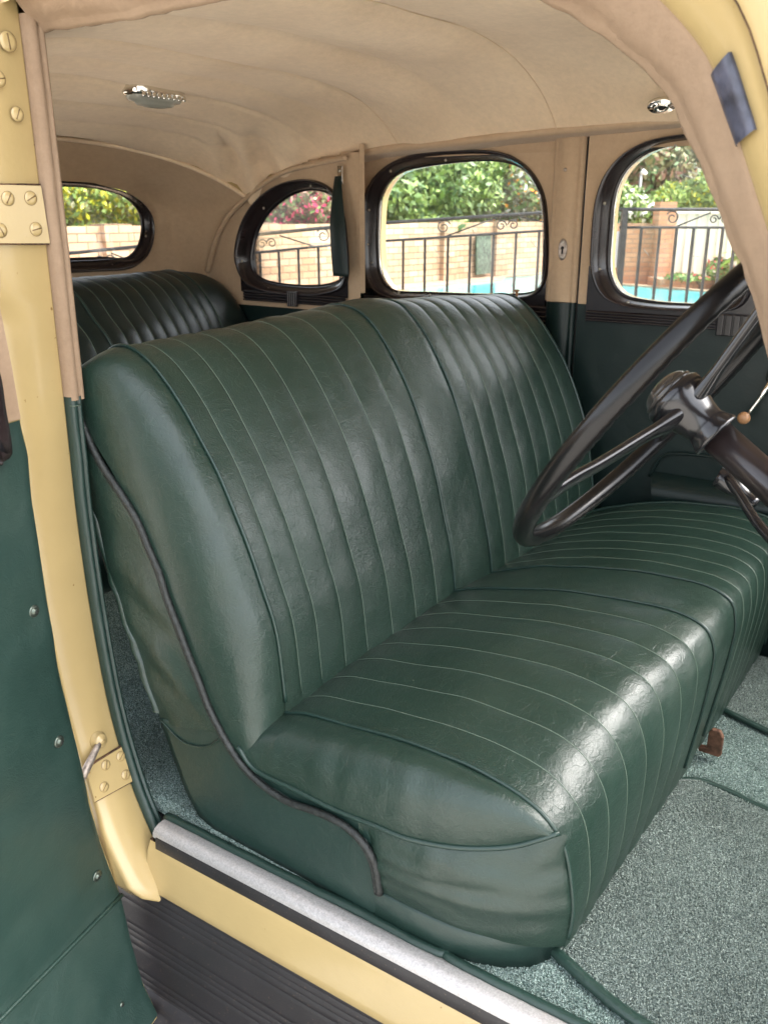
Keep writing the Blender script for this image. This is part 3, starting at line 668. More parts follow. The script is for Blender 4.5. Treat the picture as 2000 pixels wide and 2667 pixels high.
# pillar between quarter and rear door
b = MB(); x0, x1 = -1.605, xd0
b.add([(x0, YQ, .86), (x0+.01, YQ+.01, .86), (x1-.012, YF-.02, .86), (x1, YF-.002, .86), (x0, YQ, 1.27), (x0+.01, YQ+.01, 1.27), (x1-.012, YF-.02, 1.29), (x1, YF-.002, 1.29)], [(0, 1, 5, 4), (1, 2, 6, 5), (2, 3, 7, 6)])
b.build('rear_pillar_cloth', HEADW, car, smooth=False)
b = MB(); b.add([(x0, YQ, 0), (x1-.012, YF-.02, 0), (x1, YF-.002, 0), (x0, YQ, .862), (x1-.012, YF-.02, .862), (x1, YF-.002, .862)], [(0, 1, 4, 3), (1, 2, 5, 4)]); b.build('rear_pillar_leather', LEA_R, car, smooth=False)
# centre pillar trim
xa, xb_, xc, xd_, xe = [ony(u, 560, YF-.02)[0] for u in (1430, 1440, 1497, 1512, 1519)]
def pillar_panel(z0, z1, m, name):
    sec = [(xa, YF-.002), (xa+.002, YF-.012), (xb_, YF-.020), (xb_+.004, YF-.018), (xb_+.008, YF-.024), (xc-.004, YF-.024), (xc, YF-.018), (xc+.004, YF-.022), (xd_-.003, YF-.022), (xd_, YF-.010), (xd_+.002, YF+.02), (xe, YF+.02), (xe+.001, YF-.02)]
    return loft(name, [[(x, y, z) for x, y in sec] for z in np.linspace(z0, z1, 12)], m, car)
pc = pillar_panel(.858, 1.30, HEADW, 'centre_pillar_cloth')
pillar_panel(-.03, .860, LEA_R, 'centre_pillar_leather')
MB().tube([(xd_+.004, YF-.012, z) for z in np.linspace(.3, 1.30, 8)], .003, 6).build('door_gap', DARK, pc)
screw(ony(1471, 442, YF-.0245), (0, -1, 0), .0045, pc, TARN, 'pillar_screw')
q = ony(1465, 650, YF-.0245); b = MB()
b.lathe([(.0125, 0), (.0125, .002), (.010, .0035), (.0085, .003), (.0001, .003)], q, (0, -1, 0), 28, sx=1., sy=2.2, ref=(1, 0, 0)); es = b.build('lock_escutcheon', TARN, pc)
b = MB(); b.lathe([(.0042, .0031), (.0042, .0038), (.0001, .0039)], q+np.array([0, 0, .004]), (0, -1, 0), 16); b.box(q+np.array([0, -.0034, -.004]), (.004, .001, .013)); b.build('keyhole', DARK, es)
for dz in (.0195, -.0195): screw(q+np.array([0, -.0025, dz]), (0, -1, 0), .003, es, STL, 'escutcheon_screw')
rows = [[(xd1-.03, YF+.03, z), (xe+.03, YF+.03, z)] for z in (-.03, 1.34)]; loft('light_leak_backing', rows, DARK, car)  # dark backing strip added behind the pillar to stop light leaking through
# front door panels on the far side
x3a = xe+.002
wall_grid('front_door_cloth', x3a, -.15, .858, 1.31, lambda s, z, d: (s, YF3+d, z), [h3], HEADW, car, .007)
wall_grid('front_door_leather', x3a, .35, -.03, .86, lambda s, z, d: (s, YF3+d+.001, z), [h3], LEA_R, car, .02)
# ledge mouldings (reeded) below each window
def reeded(name, xs0, xs1, z0, z1, y, parent, th=.014, n=4):
    sec = [(y-.001, z0)]
    for k in range(n):
        a = z0+(z1-z0)*k/n; b_ = z0+(z1-z0)*(k+1)/n
        sec += [(y-th*.75, a+.0006), (y-th, a+(b_-a)*.3), (y-th, a+(b_-a)*.7), (y-th*.75, b_-.0006), (y-th*.55, b_)]
    sec += [(y-.001, z1+.002)]
    o = loft(name, [[(x, a, b_) for a, b_ in sec] for x in (xs0, xs0+.001, xs1-.001, xs1)], WBLK, parent)
    return o
def zat(u, v_, y): return ony(u, v_, y)[2]
zl = zat(*zR(360, 1895), YF3); zu = zat(*zR(370, 1830), YF3)
reeded('reeded_ledge', ony(*zR(357, 1860), YF3)[0], -.2, zl, zu+.004, YF3, W3)
# apron pieces: black boards the garnish sits on
def apron(xs0, xs1, z0, z1, y, parent, n=30, name='garnish_apron', hole=None):
    return wall_grid(name, xs0, xs1, z0, z1, lambda s, z, d: (s, y-.004+d, z), [hole] if hole else [], WBLK, parent, .006)
apron(ony(*zR(357, 1700), YF3)[0], -.2, zu-.002, zat(*zR(400, 1500), YF3), YF3, W3, hole=h3)
zl2 = zat(959, 800, YF); zu2 = zat(*zB(700, 822), YF)
reeded('reeded_ledge', ony(*zB(690, 850), YF)[0], ony(1428, 830, YF)[0], zl2-.012, zu2+.004, YF, W2)
apron(ony(*zB(683, 800), YF)[0], ony(1425, 700, YF)[0], zu2, zat(*zB(690, 660), YF), YF, W2, hole=h2)
zl1 = zat(*zB(300, 852), YQ); zu1 = zat(*zB(300, 812), YQ)
reeded('reeded_ledge', ony(*zB(80, 820), YQ)[0], ony(*zB(600, 850), YQ)[0], zl1-.004, zu1+.004, YQ, W1)
apron(ony(*zB(60, 790), YQ)[0], ony(*zB(602, 800), YQ)[0], zu1, zat(*zB(300, 720), YQ), YQ, W1, hole=h1)
def clasp(u, v_, y, parent, w_=.05, h_=.05):
    c = ony(u, v_, y-.018); b = MB()
    for k in range(4):
        x = c[0]-w_/2+w_*(k+.5)/4; b.box((x, c[1], c[2]), (w_/4*.78, .012, h_))
    b.box((c[0], c[1]+.006, c[2]), (w_*1.02, .01, h_*1.04)); o = b.build('fluted_clasp', WBLK, parent, smooth=False); bevel(o, .002); return o
clasp(*zB(312, 838), YQ, W1, .034, .045); clasp(*zR(1400, 1930), YF3, W3, .075, .05)
# small brass peg on the rear door window ledge
q = ony(1345, 765, YF-.02); MB().lathe([(.004, -.018), (.003, -.004), (.004, .004), (.0085, .008), (.0085, .011), (.0001, .012)], q, (0, 0, 1), 16).build('lock_peg', KNOB, W2)
# roof rail welt above the windows
rp = catmull([ony(*p, YF-.07) for p in [(890, 408), (960, 393), (1060, 380), (1180, 370), (1320, 352), (1480, 336), (1640, 321), (1800, 307), (1950, 296)]], 90)
rows = []
for p in rp:
    k = .0008*nz(*p, 40); rows.append([(p[0], p[1]+a, p[2]+c+k) for a, c in [(.03, .014), (.004, .012), (-.004, .007), (-.006, 0), (-.003, -.007), (.006, -.011), (.02, -.012), (.06, -.016), (.09, -.022)]])
loft('roof_rail_welt', rows, HEADW, car)
# gap filler above doors
rows = [[(x, YF-.005, 1.235), (x, YF+.02, 1.34)] for x in np.linspace(-1.62, .2, 6)]; loft('cantrail', rows, HEADW, car)
# outer skin of the far side (so the daylight only enters by the windows)
def osk(x0, x1, hs, y, name='far_side_skin'):
    wall_grid(name, x0, x1, -.2, 1.38, lambda s, z, d: (s, y+d, z), hs, YEL, car, .02)
def grow(h, k): c = np.mean(h, axis=0); return [c+(p-c)*k for p in h]
osk(-2.46, -1.74, [[p+np.array([-.03, .0]) for p in grow(h1, 1.14)]], YQ+.08); osk(-1.78, xe+.01, [grow(h2, 1.03)], YF+.10); osk(xe-.01, .4, [grow(h3, 1.03)], YF3+.12)

# ---- rear inner panel with the oval window
rows = []; ns_ = 150
S = np.concatenate([np.linspace(.99, 2.0, 120), np.linspace(2.005, 2.125, 30)])
Z = np.linspace(.80, 1.30, 66)
def arcx(z): o_ = np.argsort(arcP[:, 2]); return float(np.interp(z, arcP[o_, 2], arcP[o_, 0]))
V = []; Fc = []
def rp_x(y, z):
    xe_ = arcx(min(z, 1.15)); 
    yy = y if y > YC else 2*YC-y; t = max(0, (yy-2.0)/(2.118-2.0)); t = min(1, t); return XB+.0+(xe_-.005-XB)*(1-math.sqrt(max(0, 1-t*t)))
def seam_w(y): return min(1, (y-YC)/.56 if y > YC else (YC-y)/.655)
def seam_z_(y):
    w_ = seam_w(y); return 1.289+((1.125 if y > YC else 1.197)-1.29)*(w_**2.9*.75+w_**8*.25)
rp_low = rp_x
def rp_x(y, z):
    t = max(0, min(1, (z-1.08)/(seam_z_(y)-1.08)))**2.6; xh = -2.345+.31*seam_w(y)**2.4; a = rp_low(y, z); return a+(xh-a)*t
for z in Z:
    for y in S:
        ztop_ = seam_z_(y); zz = .80+(z-.80)/(1.30-.80)*(ztop_-.80); V.append((rp_x(y, zz)+.002*nz(y, zz, 2, 8), y, zz))
nc = len(S)
for i in range(len(Z)-1):
    for j in range(nc-1):
        c = (np.array(V[i*nc+j])+np.array(V[(i+1)*nc+j+1]))/2
        if inside(h4, c[1], c[2]): continue
        Fc.append((i*nc+j, i*nc+j+1, (i+1)*nc+j+1, (i+1)*nc+j))
rpn = link('rear_cloth_panel', V, Fc, HEADW, car)
MB().tube([(rp_x(y, seam_z_(y))+.008, y, seam_z_(y)) for y in np.linspace(1.0, 2.125, 60)], .0065, 8).build('cloth_welt', HEAD, car)
b = MB(); b.add([(XB-.2, .9, .5), (XB-.2, 2.25, .5), (XB-.2, 2.25, .93), (XB-.2, .9, .93)], [(0, 1, 2, 3)]); b.build('boot_skin', YEL, car)
# near side inner quarter (behind the pillar)
nh = [catmull([(-1.46, .0), (-1.455, .5), (-1.46, 1.1), (-1.50, 1.22), (-1.60, 1.25), (-1.90, 1.24), (-2.0, 1.20), (-2.05, 1.1), (-2.06, .92), (-2.0, .60), (-1.9, .30), (-1.80, .02), (-1.6, 0.)], 90, True)]
wall_grid('near_door_cloth', -2.40, -1.40, -.03, 1.37, lambda s, z, d: (s, .92+.0*d, z), nh, HEADW, car, .02)

# bonnet ahead of the windscreen and boot lid behind the back window
loft('bonnet', [[(x, YC+yy, .93-.30*abs(yy/.62)**3-.10*max(0, x-1.6)) for yy in np.linspace(-.62, .62, 15)] for x in np.linspace(.93, 2.6, 10)], YEL, car)
loft('boot_lid', [[(x, YC+yy, .86-.3*abs(yy/.62)**3-.5*max(0, -x-2.62)) for yy in np.linspace(-.62, .62, 15)] for x in np.linspace(-2.60, -3.4, 8)], YEL, car)
# ---- interior lamp
lc = np.array([-1.80, 1.567, 1.352])
LM = MB()
def lamp_body(zs_, m, name, parent, lx, ly):
    rows = []
    for dz, k in zs_: rows.append([(lc[0]+lx*k*math.copysign(abs(math.cos(t))**.5, math.cos(t)), lc[1]+ly*k*math.copysign(abs(math.sin(t))**.5, math.sin(t)), lc[2]+dz) for t in np.linspace(0, 2*math.pi, 49)])
    n = len(rows[0]); V = [p for r in rows for p in r]; Fc = grid_faces(len(rows), n)+[tuple(range((len(rows)-1)*n, len(rows)*n))]
    return link(name, V, Fc, m, parent)
il = lamp_body([(.018, 1.0), (.004, 1.0), (-.001, .96), (-.003, .9)], CHR, 'interior_lamp', car, .038, .080); il['label'] = 'chrome interior lamp with ribbed glass lens'
lamp_body([(-.002, .90), (-.010, .86), (-.014, .80), (-.0145, .66), (-.019, .62), (-.0225, .55), (-.023, .40), (-.025, .36), (-.026, .25), (-.0265, .01)], LENSM, 'lens', il, .038, .080)
b = MB()
for k in range(9): b.box(lc+np.array([.036, -.062+k*.0155, -.003]), (.008, .009, .012))
bevel(b.build('grille', CHR, il, smooth=False), .003)
# ---- chrome socket on the headlining
q = ony(1723, 275, 2.06); nrm = Vector((.08, -.62, -.78)).normalized(); b = MB()
ref = (1, 0, 0)
b.lathe([(.021, -.004), (.021, .002), (.019, .0045), (.011, .005), (.0105, .009), (.008, .010), (.0055, .0075), (.005, .004), (.0001, .004)], q, nrm, 32, sx=1.55, sy=1., ref=ref); sk_ = b.build('visor_socket', CHR, car)
b = MB(); b.lathe([(.005, .0045), (.0048, .0078), (.0001, .0079)], q, nrm, 16); b.build('socket_hole', DARK, sk_)
for s in (-1, 1): screw(q+np.array([s*.023, 0, 0])+np.array(nrm)*.004, nrm, .005, sk_, TARN, 'socket_screw')

# ---- grab strap on the rear pillar
top = ony(886, 440, YQ-.01); bot = ony(905, 718, YQ-.03)
P = lin([top+np.array([0, 0, -.02]), bot], 30); rows = []
for i, p in enumerate(P):
    t = i/29; wd = .010+.019*min(1, t*2.0)**.8; th = .004+.003*math.sin(math.pi*t)
    sw = .010*math.sin(math.pi*t)
    rows.append([(p[0]+wd*math.cos(a)+sw*.2, p[1]-.012-sw-.02*t+th*math.sin(a), p[2]) for a in np.linspace(0, 2*math.pi, 17)])
V = [p for r in rows for p in r]; st = link('grab_strap', V, grid_faces(30, 17)+[tuple(range(29*17, 30*17))], LEA_R, car); st['label'] = 'grab strap in green leather darkened for shade'
b = MB(); c = ony(886, 456, YQ-.018); b.box(c, (.020, .005, .052)); o = b.build('strap_bracket', CHR, st, smooth=False); bevel(o, .002)
for dz in (-.014, .012): screw(c+np.array([0, -.003, dz]), (0, -1, 0), .005, o, STL, 'bracket_screw')
# ---- window winder on the far front door and pull pocket
q = ony(1937, 1088, YF3-.055); r_ = ony(2015, 985, YF3-.03)
b = MB(); b.tube([q+np.array([0, .02, 0]), q+(r_-q)*.15+np.array([0, .02, 0]), q+(r_-q)*.5+np.array([0, .015, 0]), r_], [.005, .004, .006, .009], 10); wn = b.build('window_winder', CHR, car)
MB().lathe([(.006, .0), (.007, -.004), (.013, -.008), (.015, -.014), (.014, -.022), (.008, -.026), (.0001, -.027)], q+np.array([0, .012, 0]), (0, 1, 0), 20).build('winder_knob', KNOB, wn)
MB().lathe([(.022, 0), (.022, .006), (.014, .012), (.0001, .014)], r_+np.array([0, .02, 0]), (0, -1, 0), 24).build('winder_boss', CHR, wn)
pk = [ony(*p, YF3-.012) for p in [(1690, 1240), (1705, 1210), (1722, 1190), (1745, 1182), (1800, 1184), (1860, 1192), (1960, 1215), (2060, 1250), (2160, 1300)]]
MB().tube(catmull(pk, 40), .004, 6).build('pocket_piping', LEA_R, car)
rows = []
for k, (v0, out_) in enumerate([(0, .0), (22, .028), (45, .045), (75, .05), (100, .03), (120, .0)]):
    rows.append([tuple(ony(u, 1228+(u-1700)*.16+v0, YF3-.004-out_)) for u in np.linspace(1695, 2150, 24)])
loft('door_pocket', rows, LEA_R, car)

# ================================================================== BENCH SEATS
PA = [(-.915, .22), (-.918, .304), (-.93, .406), (-.955, .475), (-.985, .548), (-1.014, .608), (-1.048, .671), (-1.085, .722), (-1.117, .765), (-1.153, .805), (-1.192, .838), (-1.233, .858), (-1.272, .862), (-1.308, .845), (-1.33, .80), (-1.325, .72), (-1.26, .45), (-1.17, .2)]
PB = [(-.872, .22), (-.88, .30), (-.894, .392), (-.916, .476), (-.943, .579), (-.985, .685), (-1.031, .772), (-1.085, .845), (-1.127, .880), (-1.165, .893), (-1.21, .893), (-1.25, .872), (-1.275, .82), (-1.27, .74), (-1.24, .5), (-1.17, .2)]
PC = [(-.857, .22), (-.865, .31), (-.875, .375), (-.907, .506), (-.935, .590), (-.98, .715), (-1.041, .815), (-1.084, .865), (-1.118, .891), (-1.16, .899), (-1.20, .893), (-1.235, .868), (-1.25, .82), (-1.245, .74), (-1.22, .5), (-1.15, .2)]
PD = [(-.83, .22), (-.828, .31), (-.842, .423), (-.872, .562), (-.922, .68), (-.975, .766), (-1.035, .836), (-1.088, .872), (-1.13, .880), (-1.17, .872), (-1.20, .84), (-1.215, .78), (-1.205, .7), (-1.18, .45), (-1.12, .2)]
NT = 110
PR = [catmull(p, NT) for p in (PA, PB, PC, PD)]; PY = [.985, 1.5, 1.63, 2.13]
def bl(arrs, ys_, y):
    k = max(0, min(len(ys_)-2, int(np.searchsorted(ys_, y)-1))); f = (y-ys_[k])/(ys_[k+1]-ys_[k]); f = max(0, min(1, f)); return arrs[k]*(1-f)+arrs[k+1]*f
seamB = [1.03, 1.084, 1.148, 1.21, 1.285, 1.36, 1.435]; seamR = [1.692, 1.754, 1.816, 1.878, 1.94, 2.002, 2.064]; main = [.985, 1.5, 1.63, 2.13]
def flute(y, seams, dep):
    ss = sorted(seams+main); k = int(np.searchsorted(ss, y))
    if k == 0 or k >= len(ss): return 0
    a, b_ = ss[k-1], ss[k]; t = (y-a)/(b_-a); return dep*(1-abs(2*t-1)**3)-dep
def prof_normals(P):
    T = np.gradient(P, axis=0); T /= np.linalg.norm(T, axis=1)[:, None]+1e-9; return np.stack([T[:, 1], -T[:, 0]], 1)
def bench_cols(seams):
    cols = set()
    ss = sorted(seams+main)
    for a, b_ in zip(ss[:-1], ss[1:]):
        for t in (0, .03, .08, .16, .3, .5, .7, .84, .92, .97): cols.add(round(a+(b_-a)*t, 5))
    cols.add(ss[-1]); return sorted(cols)
fs = tag(MB().box((-.75, YC, .02), (.6, 1.24, .04)).build('front_bench', DARK, car, smooth=False), 'front bench seat in creased green leather with narrow pleats')
# --- front backrest
SB = [(-.935, .15), (-.985, .215), (-1.018, .267), (-1.061, .359), (-1.103, .451), (-1.141, .539), (-1.19, .617), (-1.24, .672), (-1.278, .717), (-1.296, .755), (-1.304, .785), (-1.316, .800), (-1.33, .795), (-1.34, .77), (-1.335, .72), (-1.27, .45), (-1.18, .2)]
# resample side curve so that it pairs with PA by height on the front face
SBc = catmull(SB, 300); PAc = PR[0]
tA = int(np.argmax(PAc[:, 1])); tS = int(np.argmax(SBc[:, 1]))
def pair(A, tA_, S_, tS_):
    out = []
    for i in range(len(A)):
        if i <= tA_: f = (A[i, 1]-A[0, 1])/(A[tA_, 1]-A[0, 1]); z = S_[0, 1]+f*(S_[tS_, 1]-S_[0, 1]); out.append((np.interp(z, S_[:tS_+1, 1], S_[:tS_+1, 0]), z))
        else: f = (i-tA_)/(len(A)-1-tA_); k = tS_+f*(len(S_)-1-tS_); out.append((np.interp(k, range(len(S_)), S_[:, 0]), np.interp(k, range(len(S_)), S_[:, 1])))
    return np.array(out)
SN = pair(PAc, tA, SBc, tS)
rows = []
for s in np.linspace(0, 1, 22)[:-1]:
    a = s*math.pi/2; fx = math.sin(a); fy = 1-math.cos(a)
    r = []
    for i in range(NT):
        x = SN[i, 0]+(PAc[i, 0]-SN[i, 0])*fx; z = SN[i, 1]+(PAc[i, 1]-SN[i, 1])*fx; y = .908+(.985-.908)*fy
        wr = .010*math.sin(math.pi*s)
        n1 = nz(x, y*2, z, 9)*.008*math.sin(math.pi*s)
        # gathers running off the black welt
        gth = .0035*math.sin(z*95+nz(x, 0, z, 12)*4)*math.exp(-(s/.45)**2)*(1 if z < .8 else .3)
        low = .012*math.sin(x*70)*math.exp(-((z-.27)/.06)**2)*math.sin(math.pi*s)
        r.append((x+wr+n1+gth, y-wr*.7-abs(n1)*.3, z+low*.6))
    rows.append(r)
cols = bench_cols(seamB+seamR)
def back_row(y, off=0.):
    P = bl(PR, PY, y); Nn = prof_normals(P); dep = .0030; fl_ = flute(y, seamB+seamR, dep)
    pill = .006*math.sin(math.pi*min(1, max(0, (y-.985)/(2.13-.985))))
    out = []
    for i in range(NT):
        t = i/NT; k = fl_+off+pill*.5+.0035*nz(y*1.3, P[i, 1], 3, 6)
        # slack middle panel
        if 1.5 < y < 1.63: k += .004*math.sin((y-1.5)/.13*math.pi)+.005*nz(y*3, P[i, 1]*.8, 9, 9)
        out.append((P[i, 0]+Nn[i, 0]*k, y, P[i, 1]+Nn[i, 1]*k))
    return out
chk = prof_normals(PR[1]); 
if chk[10, 0] < 0: prof_normals_sign = -1
else: prof_normals_sign = 1
_pn = prof_normals
def prof_normals(P): return _pn(P)*prof_normals_sign
for y in cols: rows.append(back_row(y))
FN = PR[3].copy(); 
for s in np.linspace(0, 1, 16)[1:]:
    a = s*math.pi/2; r = []
    for i in range(NT):
        x0_, z0_ = PR[3][i]; zc = .45; r.append((x0_-.10*(1-math.cos(a))*(1 if i < tA else .2), 2.13+.062*math.sin(a), z0_-.035*(1-math.cos(a))*max(0, (z0_-.3)/.5)))
    rows.append(r)
back = loft('backrest', rows, LEA, fs); back['label'] = 'pleated green leather backrest of the front bench'
def seam_line(y, r, m, name, i0=4, i1=88, off=.0005, par=back, fn=back_row):
    P = np.array(fn(y))[i0:i1]; Nn = prof_normals(bl(PR, PY, y))[i0:i1]
    P[:, 0] += Nn[:, 0]*off; P[:, 2] += Nn[:, 1]*off; return P
b = MB()
for y in seamB+seamR: b.tube(seam_line(y, 0, 0, 0, off=.0002), .0008, 5)
b.build('pleat_seams', SEAM, back)
for y in main: MB().tube(seam_line(y, 0, 0, 0, off=.0022), .0031, 8).build('piping', PIPE, back)
# --- side: black welt, slack side gusset and firm lower panel
BP = [(-1.312, .80), (-1.297, .76), (-1.282, .725), (-1.262, .69), (-1.234, .657), (-1.195, .619), (-1.162, .58), (-1.141, .539), (-1.119, .498), (-1.103, .451), (-1.082, .405), (-1.061, .359), (-1.039, .313), (-1.018, .267), (-.991, .227), (-.963, .195), (-.93, .171), (-.897, .158), (-.842, .150), (-.778, .158), (-.726, .158), (-.685, .142), (-.662, .110), (-.653, .058)]
bp3 = catmull([(x, .9035, z) for x, z in BP], 160)
b = MB()
b.tube(bp3, .0062, 8); b.tube(bp3+np.array([-.0075, .0005, -.0035]), .0035, 6)
b.build('black_welt', BPIPE, fs)
RE = [(-1.345, .80), (-1.34, .70), (-1.322, .60), (-1.303, .515), (-1.28, .44), (-1.244, .36), (-1.204, .275), (-1.180, .222), (-1.165, .180)]
a = lin([(x, z) for x, z in BP[:15]], 80); c_ = catmull(RE, 80); rows = []
for k in np.linspace(0, 1, 26):
    r = []
    for i in range(80):
        x, z = a[i]*(1-k)+c_[i]*k; y = .908+.006*k+.022*max(0, k-.85)/.15*0
        fold = .004*math.sin((x*.7+z)*60+k*3)*math.sin(math.pi*k)*math.exp(-((z-.33)/.16)**2); y += -.007*math.sin(math.pi*k)+fold+.004*nz(x, 0, z, 14)
        if k > .9: y += .006*((k-.9)/.1)**2*max(0, min(1, (z-.22)/.1))
        r.append((x, y, z))
    rows.append(r)
loft('side_gusset', rows, LEA, fs)
a = lin([(x, z) for x, z in BP[14:]], 80); c_ = lin([(-1.162, .19), (-1.135, .12), (-1.105, .05), (-1.075, .012), (-1.04, 0.0), (-.85, 0), (-.655, 0)], 80); rows = []
for k in np.linspace(0, 1, 16): rows.append([(*(a[i]*(1-k)+c_[i]*k)[:1], .910-.001*k, (a[i]*(1-k)+c_[i]*k)[1]) for i in range(80)])
sp = loft('lower_side_panel', rows, LEA_D, fs); solid(sp, .012, 1)
MB().tube(catmull([(-1.162, .9085, .19), (-1.10, .907, .165), (-1.04, .907, .178), (-.995, .906, .215)], 20), .0015, 5).build('gusset_seam', LEA, fs)
# back of the front seat
loft('seat_back_board', [[(-1.34+.0*y, y, .74), (-1.24, y, .35), (-1.10, y, .0)] for y in np.linspace(.93, 2.17, 12)], LEA_D, fs)
# --- front cushion
CA = [(-1.0, .20), (-.95, .236), (-.892, .260), (-.854, .269), (-.764, .28), (-.681, .29), (-.602, .294), (-.528, .291), (-.458, .279), (-.412, .255), (-.385, .217), (-.370, .15), (-.367, .10), (-.375, .04)]
CB = [(-.96, .26), (-.90, .300), (-.85, .323), (-.774, .343), (-.7, .36), (-.594, .379), (-.495, .389), (-.432, .391), (-.386, .385), (-.353, .370), (-.336, .34), (-.333, .30), (-.342, .20), (-.365, .04)]
CC = [(-.95, .26), (-.88, .302), (-.83, .326), (-.73, .360), (-.618, .384), (-.514, .399), (-.431, .402), (-.378, .396), (-.343, .378), (-.332, .345), (-.33, .311), (-.336, .247), (-.347, .17), (-.367, .04)]
CD = [(-.93, .27), (-.86, .312), (-.78, .348), (-.69, .376), (-.61, .393), (-.53, .403), (-.45, .405), (-.39, .396), (-.348, .37), (-.336, .30), (-.342, .2), (-.365, .04)]
NC = 90
CR = [catmull(p, NC) for p in (CA, CB, CC, CD)]
cn = prof_normals(CR[1]); csg = 1 if cn[40, 1] > 0 else -1
seamCu = [1.045, 1.11, 1.175, 1.24, 1.305, 1.37, 1.435]
def cush_row(y, off=0.):
    P = bl(CR, PY, y)
    # the springs crown quickly behind the end pipe
    Nn = prof_normals(P)*csg; fl_ = flute(y, seamCu+seamR, .0020)
    f = (y-.985)/(1.5-.985); crown = .012*math.sin(math.pi*min(1, max(0, f))) if y < 1.5 else 0
    out = []
    for i in range(NC):
        t = i/NC; k = fl_+off+.003*nz(y*1.5, P[i, 0]*2, 4, 6)+crown*math.sin(math.pi*min(1, t*1.1)) ; out.append((P[i, 0]+Nn[i, 0]*k, y, P[i, 1]+Nn[i, 1]*k))
    return out
rows = []
# rolled near end between the end pipe and the side piping
spx = [(40, 1000, .906), (120, 1110, .906), (300, 1200, .906), (500, 1300, .907), (700, 1380, .909), (850, 1440, .912), (1050, 1480, .924), (1230, 1488, .941), (1370, 1476, .957), (1500, 1440, .972), (1580, 1412, .985)]
SP = catmull([ony(*z3(a_, b_), y) for a_, b_, y in spx], 70)
PAe = CR[0]; iA = [i for i in range(NC) if PAe[i, 0] >= -.965][0]; iB = int(np.argmin(np.hypot(PAe[:, 0]+.384, PAe[:, 1]-.215)))
PE = lin(np.stack([PAe[iA:iB+1, 0], np.full(iB+1-iA, .985), PAe[iA:iB+1, 1]], 1), 70)
cr = []
for s in np.linspace(0, 1, 24):
    a = s*math.pi/2; r = []
    for i in range(70):
        A_, B_ = SP[i], PE[i]; fy = 1-math.cos(a); fz = math.sin(a); q = np.array([A_[0]+(B_[0]-A_[0])*s, A_[1]+(B_[1]-A_[1])*fy, A_[2]+(B_[2]-A_[2])*fz])
        t = i/69; bl_ = math.sin(math.pi*s)*math.sin(math.pi*min(1, max(0, t)))**.6
        q += np.array([0, -.010, .010])*bl_
        wk = nz(q[0]*22, q[1]*6, 3, 1)*.0035+math.sin(q[0]*120+nz(*q, 10)*3)*.0016*math.exp(-(s/.4)**2); q += np.array([0, -.5, .8])*wk*math.sin(math.pi*s)
        r.append(tuple(q))
    rows.append(r); cr.append(r)
cbase = MB().box((-.67, YC, .10), (.50, 1.18, .16)).build('cushion', LEA_D, fs, smooth=False)
cbase['label'] = 'pleated green leather cushion of the front bench'
loft('cushion_roll', rows, LEA, cbase)
MB().tube(SP+np.array([0, -.001, -.001]), .0042, 8).build('piping', PIPE, cbase)
rows = [cush_row(y) for y in bench_cols(seamCu+seamR)]
e = rows[-1]
for s in np.linspace(0, 1, 12)[1:]:
    a = s*math.pi/2; rows.append([(p[0]-.02*(1-math.cos(a)), p[1]+.05*math.sin(a), p[2]-.09*(1-math.cos(a))*min(1, p[2]/.3)) for p in e])
loft('cushion_top', rows, LEA, cbase)
b = MB()
for y in seamCu+seamR: b.tube(np.array(cush_row(y, .0002))[6:86], .0008, 5)
b.build('pleat_seams', SEAM, cbase)
for y in main: MB().tube(np.array(cush_row(y, .002))[4:87], .0032, 8).build('piping', PIPE, cbase)
# end panel below the side piping
i0 = 42
T = SP[i0:]; n = len(T)
Bo = lin([(-.66, .915, .05), (-.56, .918, .05), (-.49, .927, .05), (-.44, .945, .05), (-.40, .968, .05), (-.379, .988, .05)], n)
# let the end panel start behind the black welt
T = catmull([(-.70, .912, .17)]+list(SP[45::4])+[SP[-1]], 60); Bo = catmull([(-.69, .914, .05), (-.60, .916, .05), (-.52, .921, .05), (-.46, .937, .05), (-.415, .958, .05), (-.385, .985, .05)], 60)
rows = []
for k in np.linspace(0, 1, 30):
    r = []
    for i in range(60):
        q = T[i]*(1-k)+Bo[i]*k; u_ = i/59; out_ = np.array([.35 if u_ > .5 else 0, -1, 0])
        q = q+out_*(.017*math.sin(math.pi*k)**.8*math.sin(math.pi*min(1, .12+u_*.88))**.5+.006*nz(q[0]*2, k*1.2, 1, 5)*math.sin(math.pi*k)+.003*math.sin(u_*15+k*4)*math.exp(-((k-.08)/.12)**2)*math.sin(math.pi*k))
        zz = q[2]; tx = float(np.interp(zz, [.04, .10, .15, .217], [-.375, -.367, -.370, -.385])); lastx = T[-1][0]*(1-k)+Bo[-1][0]*k; q = q+np.array([(tx+.001-lastx)*max(0, (u_-.6)/.4)**1.5, 0, 0])
        # tucked fold beside the welt
        q = q+np.array([0, .016, 0])*math.exp(-((u_-.04)/.05)**2)*math.sin(math.pi*k)
        r.append(tuple(q))
    rows.append(r)
loft('end_panel', rows, LEA, cbase)
loft('inner_side_panel', [[(x, .914, .01) for x in np.linspace(-1.02, -.62, 12)], [(x, .912, .178+.03*max(0, (-x-.9)/.1)) for x in np.linspace(-1.02, -.62, 12)]], LEA_D, cbase)
